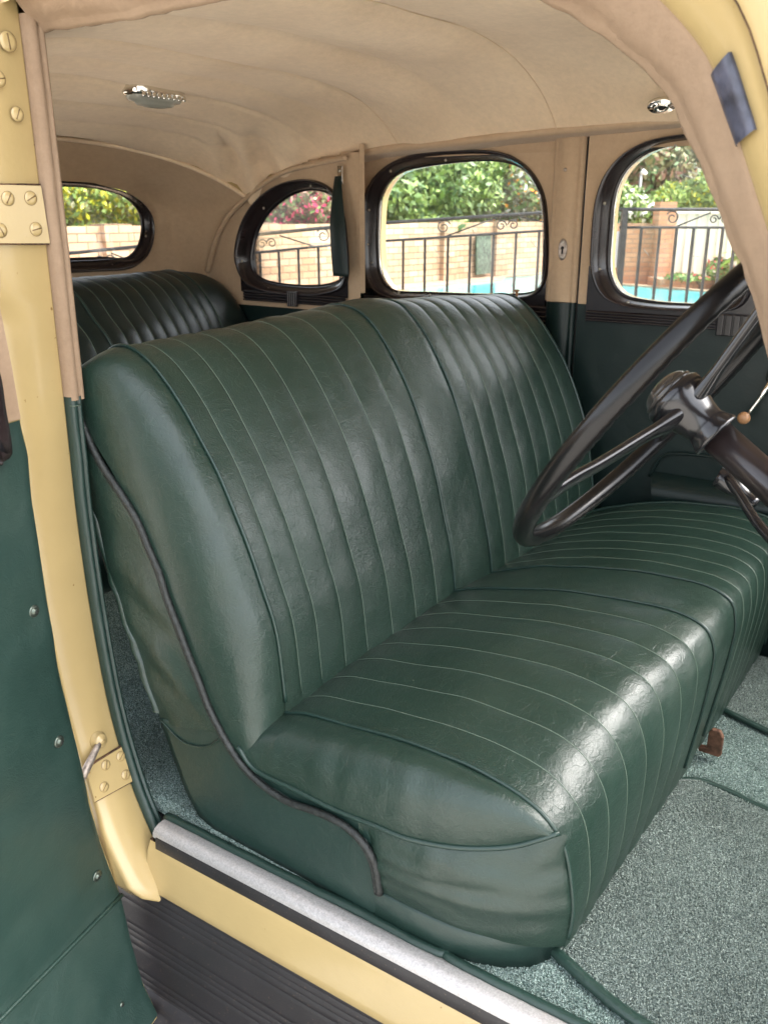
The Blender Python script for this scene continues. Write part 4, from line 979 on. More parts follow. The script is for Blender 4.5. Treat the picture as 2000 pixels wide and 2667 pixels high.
# base board with rounded corner
plan = catmull([(-.664, .907), (-.60, .908), (-.54, .912), (-.49, .922), (-.445, .942), (-.412, .970), (-.395, 1.01), (-.386, 1.06), (-.386, 1.2), (-.386, 1.6), (-.386, 2.15)], 140)
rows = []
for dz, ins in [(0, .004), (.002, 0), (.040, 0), (.052, .001), (.056, .004), (.055, .012), (.05, .016)]:
    r = []
    for i, (x, y) in enumerate(plan):
        a_ = plan[max(0, i-1)]; b_ = plan[min(len(plan)-1, i+1)]; t = (b_-a_)/np.linalg.norm(b_-a_); r.append((x-t[1]*ins, y+t[0]*ins, dz))
    rows.append(r)
loft('base_board', rows, LEA_D, fs)
# seat adjuster: rusty angle lug poking out below the cushion
q = np.array([-.375, 1.655, .0]); b = MB()
out = [(0, .0), (.042, .0), (.046, .006), (.046, .048), (.038, .060), (.022, .060), (.016, .050), (.016, .014), (0, .012)]
V = [(q[0]+a_, q[1]+.0, q[2]+.018+c_) for a_, c_ in out]+[(q[0]+a_, q[1]+.012, q[2]+.018+c_) for a_, c_ in out]; n = len(out)
o = link('seat_adjuster', V, [tuple(range(n)), tuple(range(2*n-1, n-1, -1))]+[(i, i+n, (i+1) % n+n, (i+1) % n) for i in range(n)], mat('rusty_steel', (.13, .065, .04), .5, metal=.4, build=lambda t, b, c: (vary(t, b, c, 70, .5, 1.8), bump(t, b, noise_tex(t, coords(t), 90, 3), .002, .6))), fs, smooth=False); bevel(o, .0025)
o['label'] = 'rusty steel seat adjuster lug'

# --- rear bench
RR_ = [(-1.88, .55), (-1.93, .70), (-1.965, .77), (-2.0, .82), (-2.045, .866), (-2.09, .893), (-2.14, .908), (-2.19, .912), (-2.24, .900), (-2.27, .86), (-2.28, .6)]
# push back so that the near face is right: measured at y = 1.5 and 2.0
RPa = catmull([(x+.02 if z < .8 else x, z) for x, z in RR_], 60); RPb = catmull([(x-.085, z+.0) for x, z in RR_], 60)
rn = prof_normals(RPa); rsg = 1 if rn[20, 0] > 0 else -1
rseam = [1.535, 1.59, 1.645, 1.70, 1.755, 1.81, 1.865, 1.92]; rmain = [.98, 1.475, 1.975]
def rear_row(y, off=0.):
    f = min(1, max(0, (y-1.5)/.5)); P = RPa*(1-f)+RPb*f; Nn = prof_normals(P)*rsg; fl_ = 0
    ss = sorted(rseam+rmain+[1.035, 1.09, 1.145, 1.20, 1.255, 1.31, 1.365, 1.42]); k = int(np.searchsorted(ss, y))
    if 0 < k < len(ss): t = (y-ss[k-1])/(ss[k]-ss[k-1]); fl_ = -.004*abs(2*t-1)**3
    return [(P[i, 0]+Nn[i, 0]*(fl_+off+.002*nz(y, P[i, 1], 1, 7)), y, P[i, 1]+Nn[i, 1]*(fl_+off+.002*nz(y, P[i, 1], 1, 7))) for i in range(60)]
ss = sorted(rseam+rmain+[1.035, 1.09, 1.145, 1.20, 1.255, 1.31, 1.365, 1.42]); cols = []
for a_, b_ in zip(ss[:-1], ss[1:]): cols += [a_+(b_-a_)*t for t in (0, .05, .15, .3, .5, .7, .85, .95)]
cols.append(ss[-1]); rows = [rear_row(y) for y in cols]; e = rows[-1]
for s in np.linspace(0, 1, 14)[1:]:
    a = s*math.pi/2; rows.append([(p[0]-.03*s**4, p[1]+.16*math.sin(a)**.9, p[2]-.02*s-.09*s**5) for p in e])
rbk = loft('rear_bench', rows, LEA_R, car); rbk['label'] = 'rear bench backrest in green leather darkened for shade, with pleats'
b = MB()
for y in ss:
    if y not in rmain: b.tube(np.array(rear_row(y, .0004))[2:50], .0012, 5)
b.build('pleat_seams', SEAM, rbk)
for y in rmain: MB().tube(np.array(rear_row(y, .002))[2:50], .0036, 8).build('piping', PIPE, rbk)
rows = [[(x, y, z) for x, z in [(-1.64, .245), (-1.60, .25), (-1.565, .28), (-1.56, .33), (-1.59, .37), (-1.66, .385), (-1.80, .375), (-1.95, .35)]] for y in np.linspace(.93, 2.12, 30)]
loft('rear_cushion', rows, LEA_R, rbk)
loft('heel_board_carpet', [[(-1.60, y, 0), (-1.625, y, .12), (-1.64, y, .25)] for y in np.linspace(.90, 2.16, 20)], CARP, car)

# ---- real cut pile standing on the carpets
def pile(outline, z, m, parent, holes=(), pitch=.0030, seed=1):
    rg = np.random.RandomState(seed); O = np.array(outline); x0, y0 = O.min(0); x1, y1 = O.max(0)
    gx, gy = np.meshgrid(np.arange(x0, x1, pitch), np.arange(y0, y1, pitch)); P = np.stack([gx.ravel(), gy.ravel()], 1)+rg.uniform(-.5, .5, (gx.size, 2))*pitch
    def ins(poly):
        r = np.zeros(len(P), bool); poly = np.array(poly); j = len(poly)-1
        for i in range(len(poly)):
            xi, yi = poly[i]; xj, yj = poly[j]; 
            if yi != yj: r ^= ((yi > P[:, 1]) != (yj > P[:, 1])) & (P[:, 0] < (xj-xi)*(P[:, 1]-yi)/(yj-yi)+xi)
            j = i
        return r
    k = ins(outline)
    for h in holes: k &= ~ins(h)
    P = P[k]; n = len(P); a = rg.uniform(0, 6.28, n); tl = rg.normal(0, .0011, (n, 2))+np.array([.0006, .0002]); r = rg.uniform(.0014, .0022, n); hh = rg.uniform(.0028, .0048, n)
    V = np.zeros((n, 7, 3)); 
    for q in range(3):
        an = a+q*2.094; V[:, q] = np.stack([P[:, 0]+r*np.cos(an), P[:, 1]+r*np.sin(an), np.full(n, z)], 1)
        V[:, 3+q] = np.stack([P[:, 0]+tl[:, 0]+r*.8*np.cos(an), P[:, 1]+tl[:, 1]+r*.8*np.sin(an), z+hh*.8], 1)
    V[:, 6] = np.stack([P[:, 0]+tl[:, 0]*1.2, P[:, 1]+tl[:, 1]*1.2, z+hh], 1)
    b0 = np.arange(n)*7; T = []
    for q in range(3):
        w_ = (q+1) % 3; T += [np.stack([b0+q, b0+w_, b0+3+w_], 1), np.stack([b0+q, b0+3+w_, b0+3+q], 1), np.stack([b0+3+q, b0+3+w_, b0+6], 1)]
    T = np.concatenate(T); loc = np.array([P[:, 0].mean(), P[:, 1].mean(), z]); V = V.reshape(-1, 3)-loc
    me = bpy.data.meshes.new('pile'); me.vertices.add(len(V)); me.vertices.foreach_set('co', V.ravel()); me.loops.add(len(T)*3); me.loops.foreach_set('vertex_index', T.ravel().astype(np.int32))
    me.polygons.add(len(T)); me.polygons.foreach_set('loop_start', np.arange(0, len(T)*3, 3, dtype=np.int32)); me.update(calc_edges=True); me.materials.append(m)
    o = bpy.data.objects.new('carpet_pile', me); COL.objects.link(o); o.location = loc; WL[o.name] = loc; setpar(o, parent); o['kind'] = 'stuff'; return o
seatfoot = [(-1.04, .90), (-.664, .905), (-.49, .92), (-.412, .968), (-.386, 1.06), (-.386, 2.2), (-1.1, 2.2)]
mat1 = [(-.42, 1.02), (-.398, 1.010), (-.317, .983), (-.229, .963), (.0, .947), (.2, .94), (.2, 1.50), (.1, 1.515), (-.21, 1.540), (-.30, 1.555), (-.335, 1.560), (-.41, 1.54)]
mat2 = [(-.41, 1.885), (-.385, 1.875), (-.34, 1.858), (-.274, 1.838), (-.1, 1.807), (.1, 1.79), (.1, 2.18), (-.41, 2.18)]
pile([(-1.70, .91), (-.545, .915), (-.545, 1.0), (-1.0, 1.0), (-1.0, 2.1), (-1.62, 2.1)], .0, CARP, rc, [seatfoot], seed=1)
pile([(-1.13, sill_y(-1.13)+.034), (-.545, sill_y(-.545)+.034), (-.545, .916), (-1.13, .911)], .0, CARP, rc, [seatfoot], seed=2)
pile([(-.525, sill_y(-.525)+.034), (.1, sill_y(.1)+.034), (.1, 2.15), (-.525, 2.15)], .0, CARP, fc, [seatfoot, mat1, mat2], seed=3)
pile(mat1, .012, CARP2, bpy.data.objects['floor_mat'], seed=4)
pile(mat2, .012, CARP2, bpy.data.objects['floor_mat.001'], pitch=.0042, seed=5)
# ================================================================== STEERING WHEEL
WC = np.array([-.310*1.12, 1.008*1.12, 1.08+(.882-1.08)*1.12]); wa, wb = .620, -.011
wn_ = np.array([math.cos(wa)*math.cos(wb), math.sin(wb), -math.sin(wa)*math.cos(wb)]); e1 = np.cross(wn_, [0, 1, 0]); e1 /= np.linalg.norm(e1); e2 = np.cross(wn_, e1)
RW = .235*1.12
def wp(ang, r, d=0.): return WC+r*(math.cos(ang)*e1+math.sin(ang)*e2)+wn_*d
rows = []; NR = 300
for i in range(NR):
    t = 2*math.pi*i/NR; c = wp(t, RW); er = wp(t, 1)-WC
    r_ = []
    for k in range(20):
        q = 2*math.pi*k/20; rr = .0140
        # finger scallops on the underside of the rim
        if math.sin(q) > .6: rr -= .0014*(.5+.5*math.sin(t*100))*(math.sin(q)-.6)*2
        r_.append(tuple(c+er*rr*math.cos(q)*.92+wn_*rr*math.sin(q)))
    rows.append(r_)
V = [p for r in rows for p in r]; sw = link('steering_wheel', V, grid_faces(NR, 20, True, True), RIMM, car); sw['label'] = 'black three-spoke steering wheel with thick rim'
for deg in (120, 240, 0):
    t = math.radians(deg); b = MB(); P = [wp(t, r, d) for r, d in ((.028, .026), (.06, .022), (.10, .017), (.16, .010), (.20, .004), (RW-.004, 0))]
    P = catmull(P, 30); rows = []; tv = wp(t+math.pi/2, 1)-WC
    for i, p in enumerate(P):
        k = i/29; wdt = .018-.004*math.sin(math.pi*k)+.006*max(0, (.15-k)/.15); th = .0065+.004*max(0, (.15-k)/.15)
        r_ = []
        for q in np.linspace(0, 2*math.pi, 17)[:-1]:
            r_.append(tuple(p+tv*wdt*math.copysign(abs(math.cos(q))**.7, math.cos(q))+wn_*th*math.copysign(abs(math.sin(q))**.7, math.sin(q))))
        rows.append(r_)
    V = [p for r in rows for p in r]; link('spoke', V, grid_faces(30, 16, True), BLK, sw)
hub = MB(); hub.lathe([(.032, .0), (.037, .002), (.041, .006), (.0415, .012), (.040, .020), (.034, .034), (.029, .050), (.027, .062), (.030, .072), (.0335, .078), (.0335, .082), (.026, .083), (.022, .083)], WC-wn_*.004, wn_, 48)
hub.build('hub', BLK, sw)
hb = MB(); hb.lathe([(.0345, .003), (.0365, .001), (.0365, -.003), (.033, -.004), (.0325, -.007), (.028, -.012), (.020, -.016), (.010, -.0185), (.0001, -.019)], WC-wn_*.004, wn_, 48)
hb.build('horn_button', mat('grey_brown_bakelite', (.03, .027, .025), .2, coat=.4), sw)
col = MB(); c0 = WC+wn_*.07; c1 = WC+wn_*1.05; col.tube([c0, c0+wn_*.2, c1], [.0225, .023, .023], 28)
sc_ = col.build('steering_column', mat('worn_black_enamel', (.013, .009, .009), .28, coat=.3, build=lambda t, b, c: (vary(t, b, c, 16, .5, 2.0), bump(t, b, noise_tex(t, coords(t), 50, 3), .0005, .4))), car)
# gear lever with pear knob and cable below the column
kq = ony(1868, 1240, 1.30); b = MB()
b.tube(catmull([kq, kq+np.array([.02, 0, -.008]), kq+np.array([.06, -.01, -.03])], 12), [.016, .0175, .018, .018, .017, .016, .014, .012, .010, .009, .009, .010], 14)
lv = b.build('gear_lever', BLK, car)
P = catmull([ony(1895, 1245, 1.29), ony(1925, 1290, 1.27), ony(1970, 1360, 1.24), ony(2040, 1440, 1.2), ony(2200, 1600, 1.15)], 24)
MB().tube(P, .0075, 8).build('lever_rod', BLK, lv)

# ================================================================== OUTSIDE
def b_ground(t, b, col): vary(t, b, col, 3, .8, 1.15); bump(t, b, noise_tex(t, coords(t), 60, 4), .004)
g_ = link('ground', [(-120, -60, GZ), (80, -60, GZ), (80, 140, GZ), (-120, 140, GZ)], [(0, 1, 2, 3)], mat('pale_concrete', (.50, .47, .42), .85, build=b_ground), smooth=False); g_['kind'] = 'structure'
TZ = -.2
def atdz(u, d, z): p = atd(u, 560, d); return np.array([p[0], p[1], z])
# raised pool terrace
tq = [atdz(-2200, 4.6, TZ), atdz(3800, 4.6, TZ), atdz(3800, 40, TZ), atdz(-2200, 40, TZ)]
V = tq+[q+np.array([0, 0, GZ-TZ]) for q in tq]
tr_ = link('pool_terrace', V, [(0, 1, 2, 3), (0, 4, 5, 1), (1, 5, 6, 2), (2, 6, 7, 3), (3, 7, 4, 0)], mat('terrace_paving', (.36, .25, .17), .8, build=b_ground), smooth=False); tr_['kind'] = 'structure'
def b_water(t, b, col): bump(t, b, noise_tex(t, coords(t), 4, 4), .02, .4)
WAT = mat('pool_water', (.05, .42, .46), .08, build=b_water)
far = [onz(u, v_, TZ+.008) for u, v_ in [(980, 768), (1060, 757), (1100, 752), (1180, 744), (1250, 737), (1306, 733), (1314, 724), (1400, 717), (1440, 713)]]
farR = [onz(u, v_, TZ+.008) for u, v_ in [(1560, 742), (1606, 743), (1700, 750), (1800, 758), (1867, 765), (1960, 772)]]
pool = far+farR+[atdz(2100, 7, TZ+.008), atdz(700, 7, TZ+.008)]
o = link('pool_water', pool, [tuple(range(len(pool)))], WAT, smooth=False); o['kind'] = 'structure'
COP = mat('sandstone_coping', (.36, .25, .16), .8, build=lambda t, b, c: (vary(t, b, c, 6, .75, 1.2), bump(t, b, noise_tex(t, coords(t), 30, 4), .01)))
b = MB()
for pts in (far, farR):
    P = lin(pts, 30); dn = HF*.35
    V = [p+np.array([0, 0, .03]) for p in P]+[p+dn+np.array([0, 0, .03]) for p in P]+[p+np.array([0, 0, -.005]) for p in P]; n = 30
    b.add(V, grid_faces(2, n)+[(i, i+1, 2*n+i+1, 2*n+i) for i in range(n-1)])
o = b.build('pool_coping', COP, smooth=False); o['kind'] = 'structure'
# block wall
def b_brick(c1, c2, cm, bw, bh, sc_=1.):
    def f(t, b, col):
        tc = N(t, 'ShaderNodeTexCoord'); sp_ = N(t, 'ShaderNodeSeparateXYZ'); cb = N(t, 'ShaderNodeCombineXYZ')
        t.links.new(tc.outputs['UV'], cb.inputs[0]) if False else None
        t.links.new(tc.outputs['Object'], sp_.inputs[0])
        ca, sa = WALLDIR
        l = math_(t, 'ADD', math_(t, 'MULTIPLY', sp_.outputs[0], ca), math_(t, 'MULTIPLY', sp_.outputs[1], sa))
        t.links.new(l, cb.inputs[0]); t.links.new(sp_.outputs[2], cb.inputs[1])
        br = N(t, 'ShaderNodeTexBrick', Scale=1.); br.inputs['Color1'].default_value = (*c1, 1); br.inputs['Color2'].default_value = (*c2, 1); br.inputs['Mortar'].default_value = (*cm, 1)
        br.inputs['Mortar Size'].default_value = .008; br.inputs['Brick Width'].default_value = bw; br.inputs['Row Height'].default_value = bh; br.inputs['Bias'].default_value = 0
        t.links.new(cb.outputs[0], br.inputs['Vector'])
        n2 = ramp(t, noise_tex(t, cb.outputs[0], 1.3, 4), [(.3, (.8, .72, .66)), (.7, (1.12, 1.08, 1.02))]); mx = N(t, 'ShaderNodeMix', data_type='RGBA', blend_type='MULTIPLY'); mx.inputs[0].default_value = 1
        t.links.new(br.outputs['Color'], mx.inputs[6]); t.links.new(n2, mx.inputs[7]); t.links.new(mx.outputs[2], b.inputs['Base Color'])
        bump(t, b, math_(t, 'SUBTRACT', 1, br.outputs['Fac']), .01, .8)
    return f
def wallbox(name, A, B, z0, z1, th, m, parent=None):
    A = np.array(A[:2]); B = np.array(B[:2]); d = (B-A)/np.linalg.norm(B-A); n = np.array([-d[1], d[0]])*th
    q = [A, B, B+n, A+n]; V = [(*p, z0) for p in q]+[(*p, z1) for p in q]
    return link(name, V, [(3, 2, 1, 0), (4, 5, 6, 7), (0, 1, 5, 4), (1, 2, 6, 5), (2, 3, 7, 6), (3, 0, 4, 7)], m, parent, smooth=False)
P1 = onz(1022, 741, TZ); P2 = onz(1410, 708, TZ); wd_ = (P2-P1)/np.linalg.norm(P2-P1); WALLDIR = (float(wd_[0]), float(wd_[1]))
WA = P1-wd_*26; WB = P2+wd_*1.2; WZ = .93
BRK = mat('pale_block_wall', (.4, .3, .2), .9, build=b_brick((.36, .24, .15), (.45, .35, .25), (.15, .105, .075), .30, .115))
wl = wallbox('block_wall', WA, WB, TZ, WZ, .22, BRK); tag(wl, 'long low wall of pale sandy blocks behind the pool, shrubs above it', 'wall')
for u in (690, 1165, 1300, 300):
    d_ = ray(u, 600)[:2]; A_ = np.array([WA[:2]-CAM[:2]]).ravel(); M_ = np.array([[d_[0], -wd_[0]], [d_[1], -wd_[1]]]); t_ = np.linalg.solve(M_, A_); p = WA[:2]+wd_[:2]*t_[1]
    nn = np.array([wd_[1], -wd_[0]])*.10
    wallbox('wall_pier', p+nn-wd_[:2]*.22, p+nn+wd_[:2]*.22, TZ, WZ+.03, .4, BRK, wl)
def on_wall(u, v_, lift=.12):
    n = np.array([wd_[1], -wd_[0], 0]); d = ray(u, v_); t = ((WA+n*lift-CAM)@n)/(d@n); return CAM+d*t
c4 = [on_wall(1237, 716, .06), on_wall(1275, 711, .06), on_wall(1275, 609, .06), on_wall(1237, 612, .06)]
bn = np.array([wd_[1], -wd_[0], 0])
gt = link('wall_gate', [*c4, *[c+bn*.04 for c in c4]], [(0, 1, 2, 3), (7, 6, 5, 4), (0, 4, 5, 1), (1, 5, 6, 2), (2, 6, 7, 3), (3, 7, 4, 0)], mat('dark_ivy_gate', (.02, .03, .02), .7, build=lambda t, b, c: (vary(t, b, c, 14, .3, 6), bump(t, b, noise_tex(t, coords(t), 30, 4), .05))), smooth=False)
tag(gt, 'narrow dark gate set in the pale block wall', 'gate')
# right hand: orange brick wall, tall brick pier, cream sheet metal fence, planter
d3 = 17.4
WALLDIR = (float(Rv[0]), float(Rv[1]))
BR2 = mat('orange_brick', (.45, .25, .15), .9, build=b_brick((.42, .20, .11), (.52, .29, .17), (.30, .2, .14), .23, .085))
rw = wallbox('brick_wall', atd(1560, 560, d3), atd(1745, 560, d3), TZ, atd(1650, 582, d3)[2]+.0, .22, BR2); tag(rw, 'orange brick wall beyond the pool, seen through the front door window', 'wall')
rpier = wallbox('brick_pier', atd(1716, 560, d3-.25), atd(1760, 560, d3-.25), TZ, atd(1740, 526, d3)[2], .4, BR2); tag(rpier, 'tall orange brick pier rising above the iron fence', 'brick pier')
plt_ = wallbox('brick_planter', atd(1735, 560, d3-1.0), atd(2150, 560, d3-1.0), TZ, atd(1850, 735, d3-1)[2]+.05, .8, BR2); tag(plt_, 'low brick planter in front of the cream metal fence', 'planter')
b = MB(); A_ = atdz(1735, d3-.1, 0); n = 60; V = []
for i in range(n*4+1):
    p = A_+Rv*(i*.025); k = i % 8; off_ = -.02 if k in (0, 1) else 0.012; V.append(p+HF*off_)
L = len(V); lo = [np.array([q[0], q[1], TZ]) for q in V]; hi = [np.array([q[0], q[1], atd(1850, 556, d3)[2]+.02]) for q in V]
b.add(lo+hi, grid_faces(2, L)); o = solid(b.build('metal_fence', mat('cream_sheet', (.62, .58, .48), .5, build=lambda t, b, c: vary(t, b, c, 3, .9, 1.05)), smooth=False), .004); tag(o, 'cream ribbed sheet metal fence beyond the brick pier', 'fence')
b = MB(); c = A_+HF*-.05; b.box(np.array([*(c+Rv*3)[:2], atd(1850, 556, d3)[2]+.03]), (6.2, .07, .06), Matrix.Rotation(YAW, 3, 'Z')); b.build('cap_rail', MATS['cream_sheet'], o, smooth=False)

# ---- wrought iron pool fence
IRON = mat('black_iron', (.015, .016, .017), .35, metal=.3, build=lambda t, b, c: (vary(t, b, c, 40, .6, 2), bump(t, b, noise_tex(t, coords(t), 80, 3), .001)))
DF = 5.2
def fu(u): # rail pixel heights along the fence
    return float(np.interp(u, [-1600, 100, 350, 670, 880, 995, 1413, 1520, 1625, 2000, 3200], [760, 668, 643, 611, 590, 581, 554, 547, 545, 546, 546]))
def scroll(c, ax_, r, turns=1.6, flip=1, start=0.):
    P = []
    for k in range(46):
        t = k/45; a = start+flip*turns*2*math.pi*t; rr = r*(1-t*.72); P.append(c+ax_*rr*math.cos(a)+np.array([0, 0, 1])*rr*math.sin(a))
    return P
fences = []
def iron_fence(u0, u1, bal, scrolls, braces, posts, label):
    f_ = empty('iron_fence', tuple(atdz((u0+u1)/2, DF, TZ))); tag(f_, label, 'fence', 'black wrought iron pool fence runs')
    us = np.linspace(u0, u1, 24)
    tp_ = [atd(u, fu(u), DF) for u in us]; lo_ = [atd(u, fu(u)+47, DF) for u in us]; bt = [np.array([p[0], p[1], TZ+.09+(p[2]-1.08)]) for p in lo_]
    mb = MB(); mb.tube(tp_, .011, 6); mb.build('top_rail', IRON, f_)
    MB().tube(lo_, .008, 6).build('middle_rail', IRON, f_); MB().tube(bt, .010, 6).build('bottom_rail', IRON, f_)
    for u in bal:
        p = atd(u, fu(u)+47, DF); MB().box((p[0], p[1], (p[2]+TZ+.05)/2), (.014, .014, p[2]-TZ-.05), Matrix.Rotation(YAW, 3, 'Z')).build('baluster', IRON, f_, smooth=False)
    for u in posts:
        p = atd(u, fu(u), DF); MB().box((p[0], p[1], (p[2]+TZ)/2), (.034, .034, p[2]-TZ), Matrix.Rotation(YAW, 3, 'Z')).build('post', IRON, f_, smooth=False)
    for (u, dv, r, fl2, st_) in scrolls:
        c = atd(u, fu(u)+dv, DF); MB().tube(scroll(c, Rv, r, 1.35, fl2, st_), .004, 6).build('scroll', IRON, f_)
    for (ua, da, ub, db) in braces: MB().tube([atd(ua, fu(ua)+da, DF), atd(ub, fu(ub)+db, DF)], .0045, 6).build('brace', IRON, f_)
    return f_
iron_fence(-1200, 985, [-60, -4, 52, 108, 164, 220, 276, 332, 388, 440, 490, 540, 590, 635, 677, 726, 777, 829, 885, 938], [(683, 26, .028, 1, 0), (708, 26, .028, -1, math.pi), (842, 20, .040, -1, 2.6), (260, 28, .03, 1, 0), (290, 28, .03, -1, math.pi)], [(728, 8, 820, 46), (672, 8, 600, 40), (290, 10, 360, 44)], [],
           'black iron fence run with scrolls, sloping, seen through the quarter window and rear door window')
iron_fence(990, 1600, [1050, 1107, 1167, 1225, 1285, 1344, 1404, 1462, 1520, 1575], [(1155, 21, .040, 1, .4), (1305, 27, .030, 1, 0), (1336, 27, .030, -1, math.pi)], [(1158, 46, 1290, 6), (1352, 6, 1480, 44)], [],
           'black iron fence run with scroll pair in front of the pool steps, middle window')
iron_fence(1612, 3000, [1670, 1718, 1762, 1806, 1845, 1882, 1916, 1950, 1990, 2040, 2090], [(1750, 22, .038, -1, 2.6), (1858, 26, .026, 1, 0), (1885, 26, .026, -1, math.pi)], [(1762, 44, 1850, 8), (1892, 8, 1930, 24)], [1627],
           'black iron fence run with thick corner post at its left end')
# white notice on the corner post
b = MB(); c = atd(1606, 650, DF+.03); b.box(c, (.05, .004, .20), Matrix.Rotation(YAW, 3, 'Z')); o = b.build('notice_board', mat('white_sheet', (.7, .72, .76), .4), smooth=False); tag(o, 'small white board beside the thick corner post of the iron fence', 'board')

# ---- shrubs and trees
def leafmat(name, c):
    def f(t, b, col):
        oi = N(t, 'ShaderNodeTexCoord'); n_ = noise_tex(t, oi.outputs['Object'], 2.5, 3); t.links.new(ramp(t, n_, [(.3, g(col, .7)), (.7, g(col, 1.3))]), b.inputs['Base Color'])
    return mat(name, c, .5, build=f)
LG = leafmat('leaf_bright', (.20, .29, .06)); LD = leafmat('leaf_dark', (.08, .15, .05)); LY = leafmat('leaf_yellow', (.42, .42, .03)); LM_ = leafmat('leaf_mid', (.12, .20, .05))
FP = mat('flower_pink', (.75, .07, .18), .6); FW = mat('flower_white', (.75, .74, .66), .6); FO = mat('fruit_orange', (.8, .30, .02), .5); FR = mat('flower_red', (.6, .05, .06), .6); LO = leafmat('leaf_olive', (.17, .17, .07)); LB = leafmat('leaf_brownred', (.20, .10, .06))
BARK = mat('bark', (.12, .085, .06), .9)
def shrub(name, blobs, n, size, mats, wts, label, cat, grp=None, trunk=None):
    V = []; Fc = []; mi = []
    rng = np.random.RandomState(sum(map(ord, label)) % 9999)
    vol = np.array([r[0]*r[1]*r[2] for c, r in blobs]); vol = vol/vol.sum()
    for _ in range(n):
        k = rng.choice(len(blobs), p=vol); c, r = blobs[k]
        d = rng.normal(size=3); d /= np.linalg.norm(d); rad = rng.uniform(.55, 1.0)**.6
        p = np.array(c)+d*np.array(r)*rad*(1+.18*nz(d[0]+k, d[1], d[2], 2.5))
        a = rng.normal(size=3); a /= np.linalg.norm(a); bb = np.cross(a, d+rng.normal(size=3)*.5); bb /= np.linalg.norm(bb)+1e-9
        s = size*rng.uniform(.6, 1.4); o_ = len(V); V += [p-a*s, p+bb*s*.45-a*s*.1, p+a*s, p-bb*s*.45-a*s*.1]; Fc.append((o_, o_+1, o_+2, o_+3)); mi.append(int(rng.choice(len(mats), p=wts)))
    c = np.mean([b_[0] for b_ in blobs], axis=0); zb = TZ
    e_ = empty(name, (c[0], c[1], zb)); tag(e_, label, cat, grp)
    link('crown', V, Fc, mats[0], e_, smooth=False, mats=mats, midx=mi)
    mb = MB()
    for (cc, r) in blobs[:6]:
        cc = np.array(cc); st_ = np.array([c[0]+(cc[0]-c[0])*.4, c[1]+(cc[1]-c[1])*.4, zb]); mb.tube(catmull([st_, st_*.5+cc*.5+np.array([.1, 0, 0]), cc+np.array([0, 0, r[2]*.6])], 10), np.linspace(.05, .012, 10), 6)
    if trunk is not None: mb.tube(trunk, .06, 8)
    mb.build('stems', BARK, e_); return e_
def bb(u, v_, d, ru, rv): # blob by apparent half size in photo pixels at distance d
    k = d/2397; return (atd(u, v_, d), (ru*k, ru*k, rv*k))
shrub('garden_shrub', [bb(1000, 520, 19.5, 130, 85), bb(1110, 470, 20.5, 140, 100), bb(1200, 500, 21.5, 110, 100), bb(1060, 590, 20, 180, 40), bb(1230, 420, 23, 110, 60)], 17000, .085, [LM_, LG, LD], [.4, .42, .18], 'big rounded bright green shrub above the block wall, middle of the rear door window', 'shrub')
shrub('garden_shrub', [bb(1370, 520, 22.5, 85, 95), bb(1400, 450, 23.5, 90, 80), bb(1330, 585, 23, 60, 35)], 9000, .075, [LO, LM_, FW, FO], [.42, .33, .2, .05], 'pale olive shrub dotted with orange fruit right of the big green shrub', 'shrub')
shrub('garden_shrub', [bb(870, 500, 18.5, 70, 90), bb(850, 420, 20, 80, 60), bb(890, 580, 18.5, 60, 30)], 6000, .07, [LO, LM_, FO], [.55, .42, .03], 'loose olive shrub round a slim bare trunk, left of the big green shrub', 'shrub', trunk=[atd(862, 640, 18.2), atd(860, 520, 18.2), atd(866, 380, 18.2)])
shrub('flowering_shrub', [bb(770, 530, 17.5, 120, 70), bb(850, 500, 18, 60, 60), bb(690, 560, 17, 70, 50), bb(780, 470, 18.5, 120, 50)], 11000, .06, [LB, LO, FP, LM_], [.42, .28, .17, .13], 'bougainvillea with pink blossom over the wall, seen through the quarter window', 'shrub')
shrub('flowering_shrub', [bb(300, 520, 14.5, 150, 75), bb(150, 500, 14, 140, 90), bb(20, 500, 16.3, 140, 90), bb(380, 560, 15, 90, 50), bb(230, 590, 14.6, 160, 30)], 14000, .055, [LY, LG, LO, LM_], [.3, .28, .25, .17], 'yellow flowering shrub above the wall, seen through the oval rear window', 'shrub')
shrub('flowering_shrub', [bb(460, 520, 16, 80, 80), bb(560, 520, 16.5, 90, 80), bb(640, 500, 17, 80, 90)], 5000, .06, [LB, LO, LM_], [.4, .35, .25], 'reddish brown bush between the yellow shrub and the bougainvillea', 'shrub')
shrub('garden_shrub', [bb(1620, 540, 18.6, 70, 55), bb(1680, 560, 19, 70, 45), bb(1560, 520, 19, 80, 70)], 8000, .065, [LG, LM_, FW], [.42, .38, .2], 'green shrub with small white flowers left of the brick pier', 'shrub')
shrub('garden_hedge', [bb(1760, 530, 19, 70, 50), bb(1840, 515, 19, 80, 55), bb(1930, 520, 19, 90, 50), bb(2050, 520, 19, 110, 60), bb(1850, 470, 19, 40, 30)], 14000, .065, [LG, LM_, LY], [.55, .3, .15], 'bright green clipped hedge behind the cream metal fence', 'hedge')
shrub('flowering_shrub', [bb(1868, 700, 16.3, 35, 30), bb(1900, 720, 16.3, 40, 25), bb(1790, 722, 16.3, 60, 10)], 1400, .04, [LM_, FR, LG], [.6, .12, .28], 'small red flowering plant in the brick planter', 'plant')
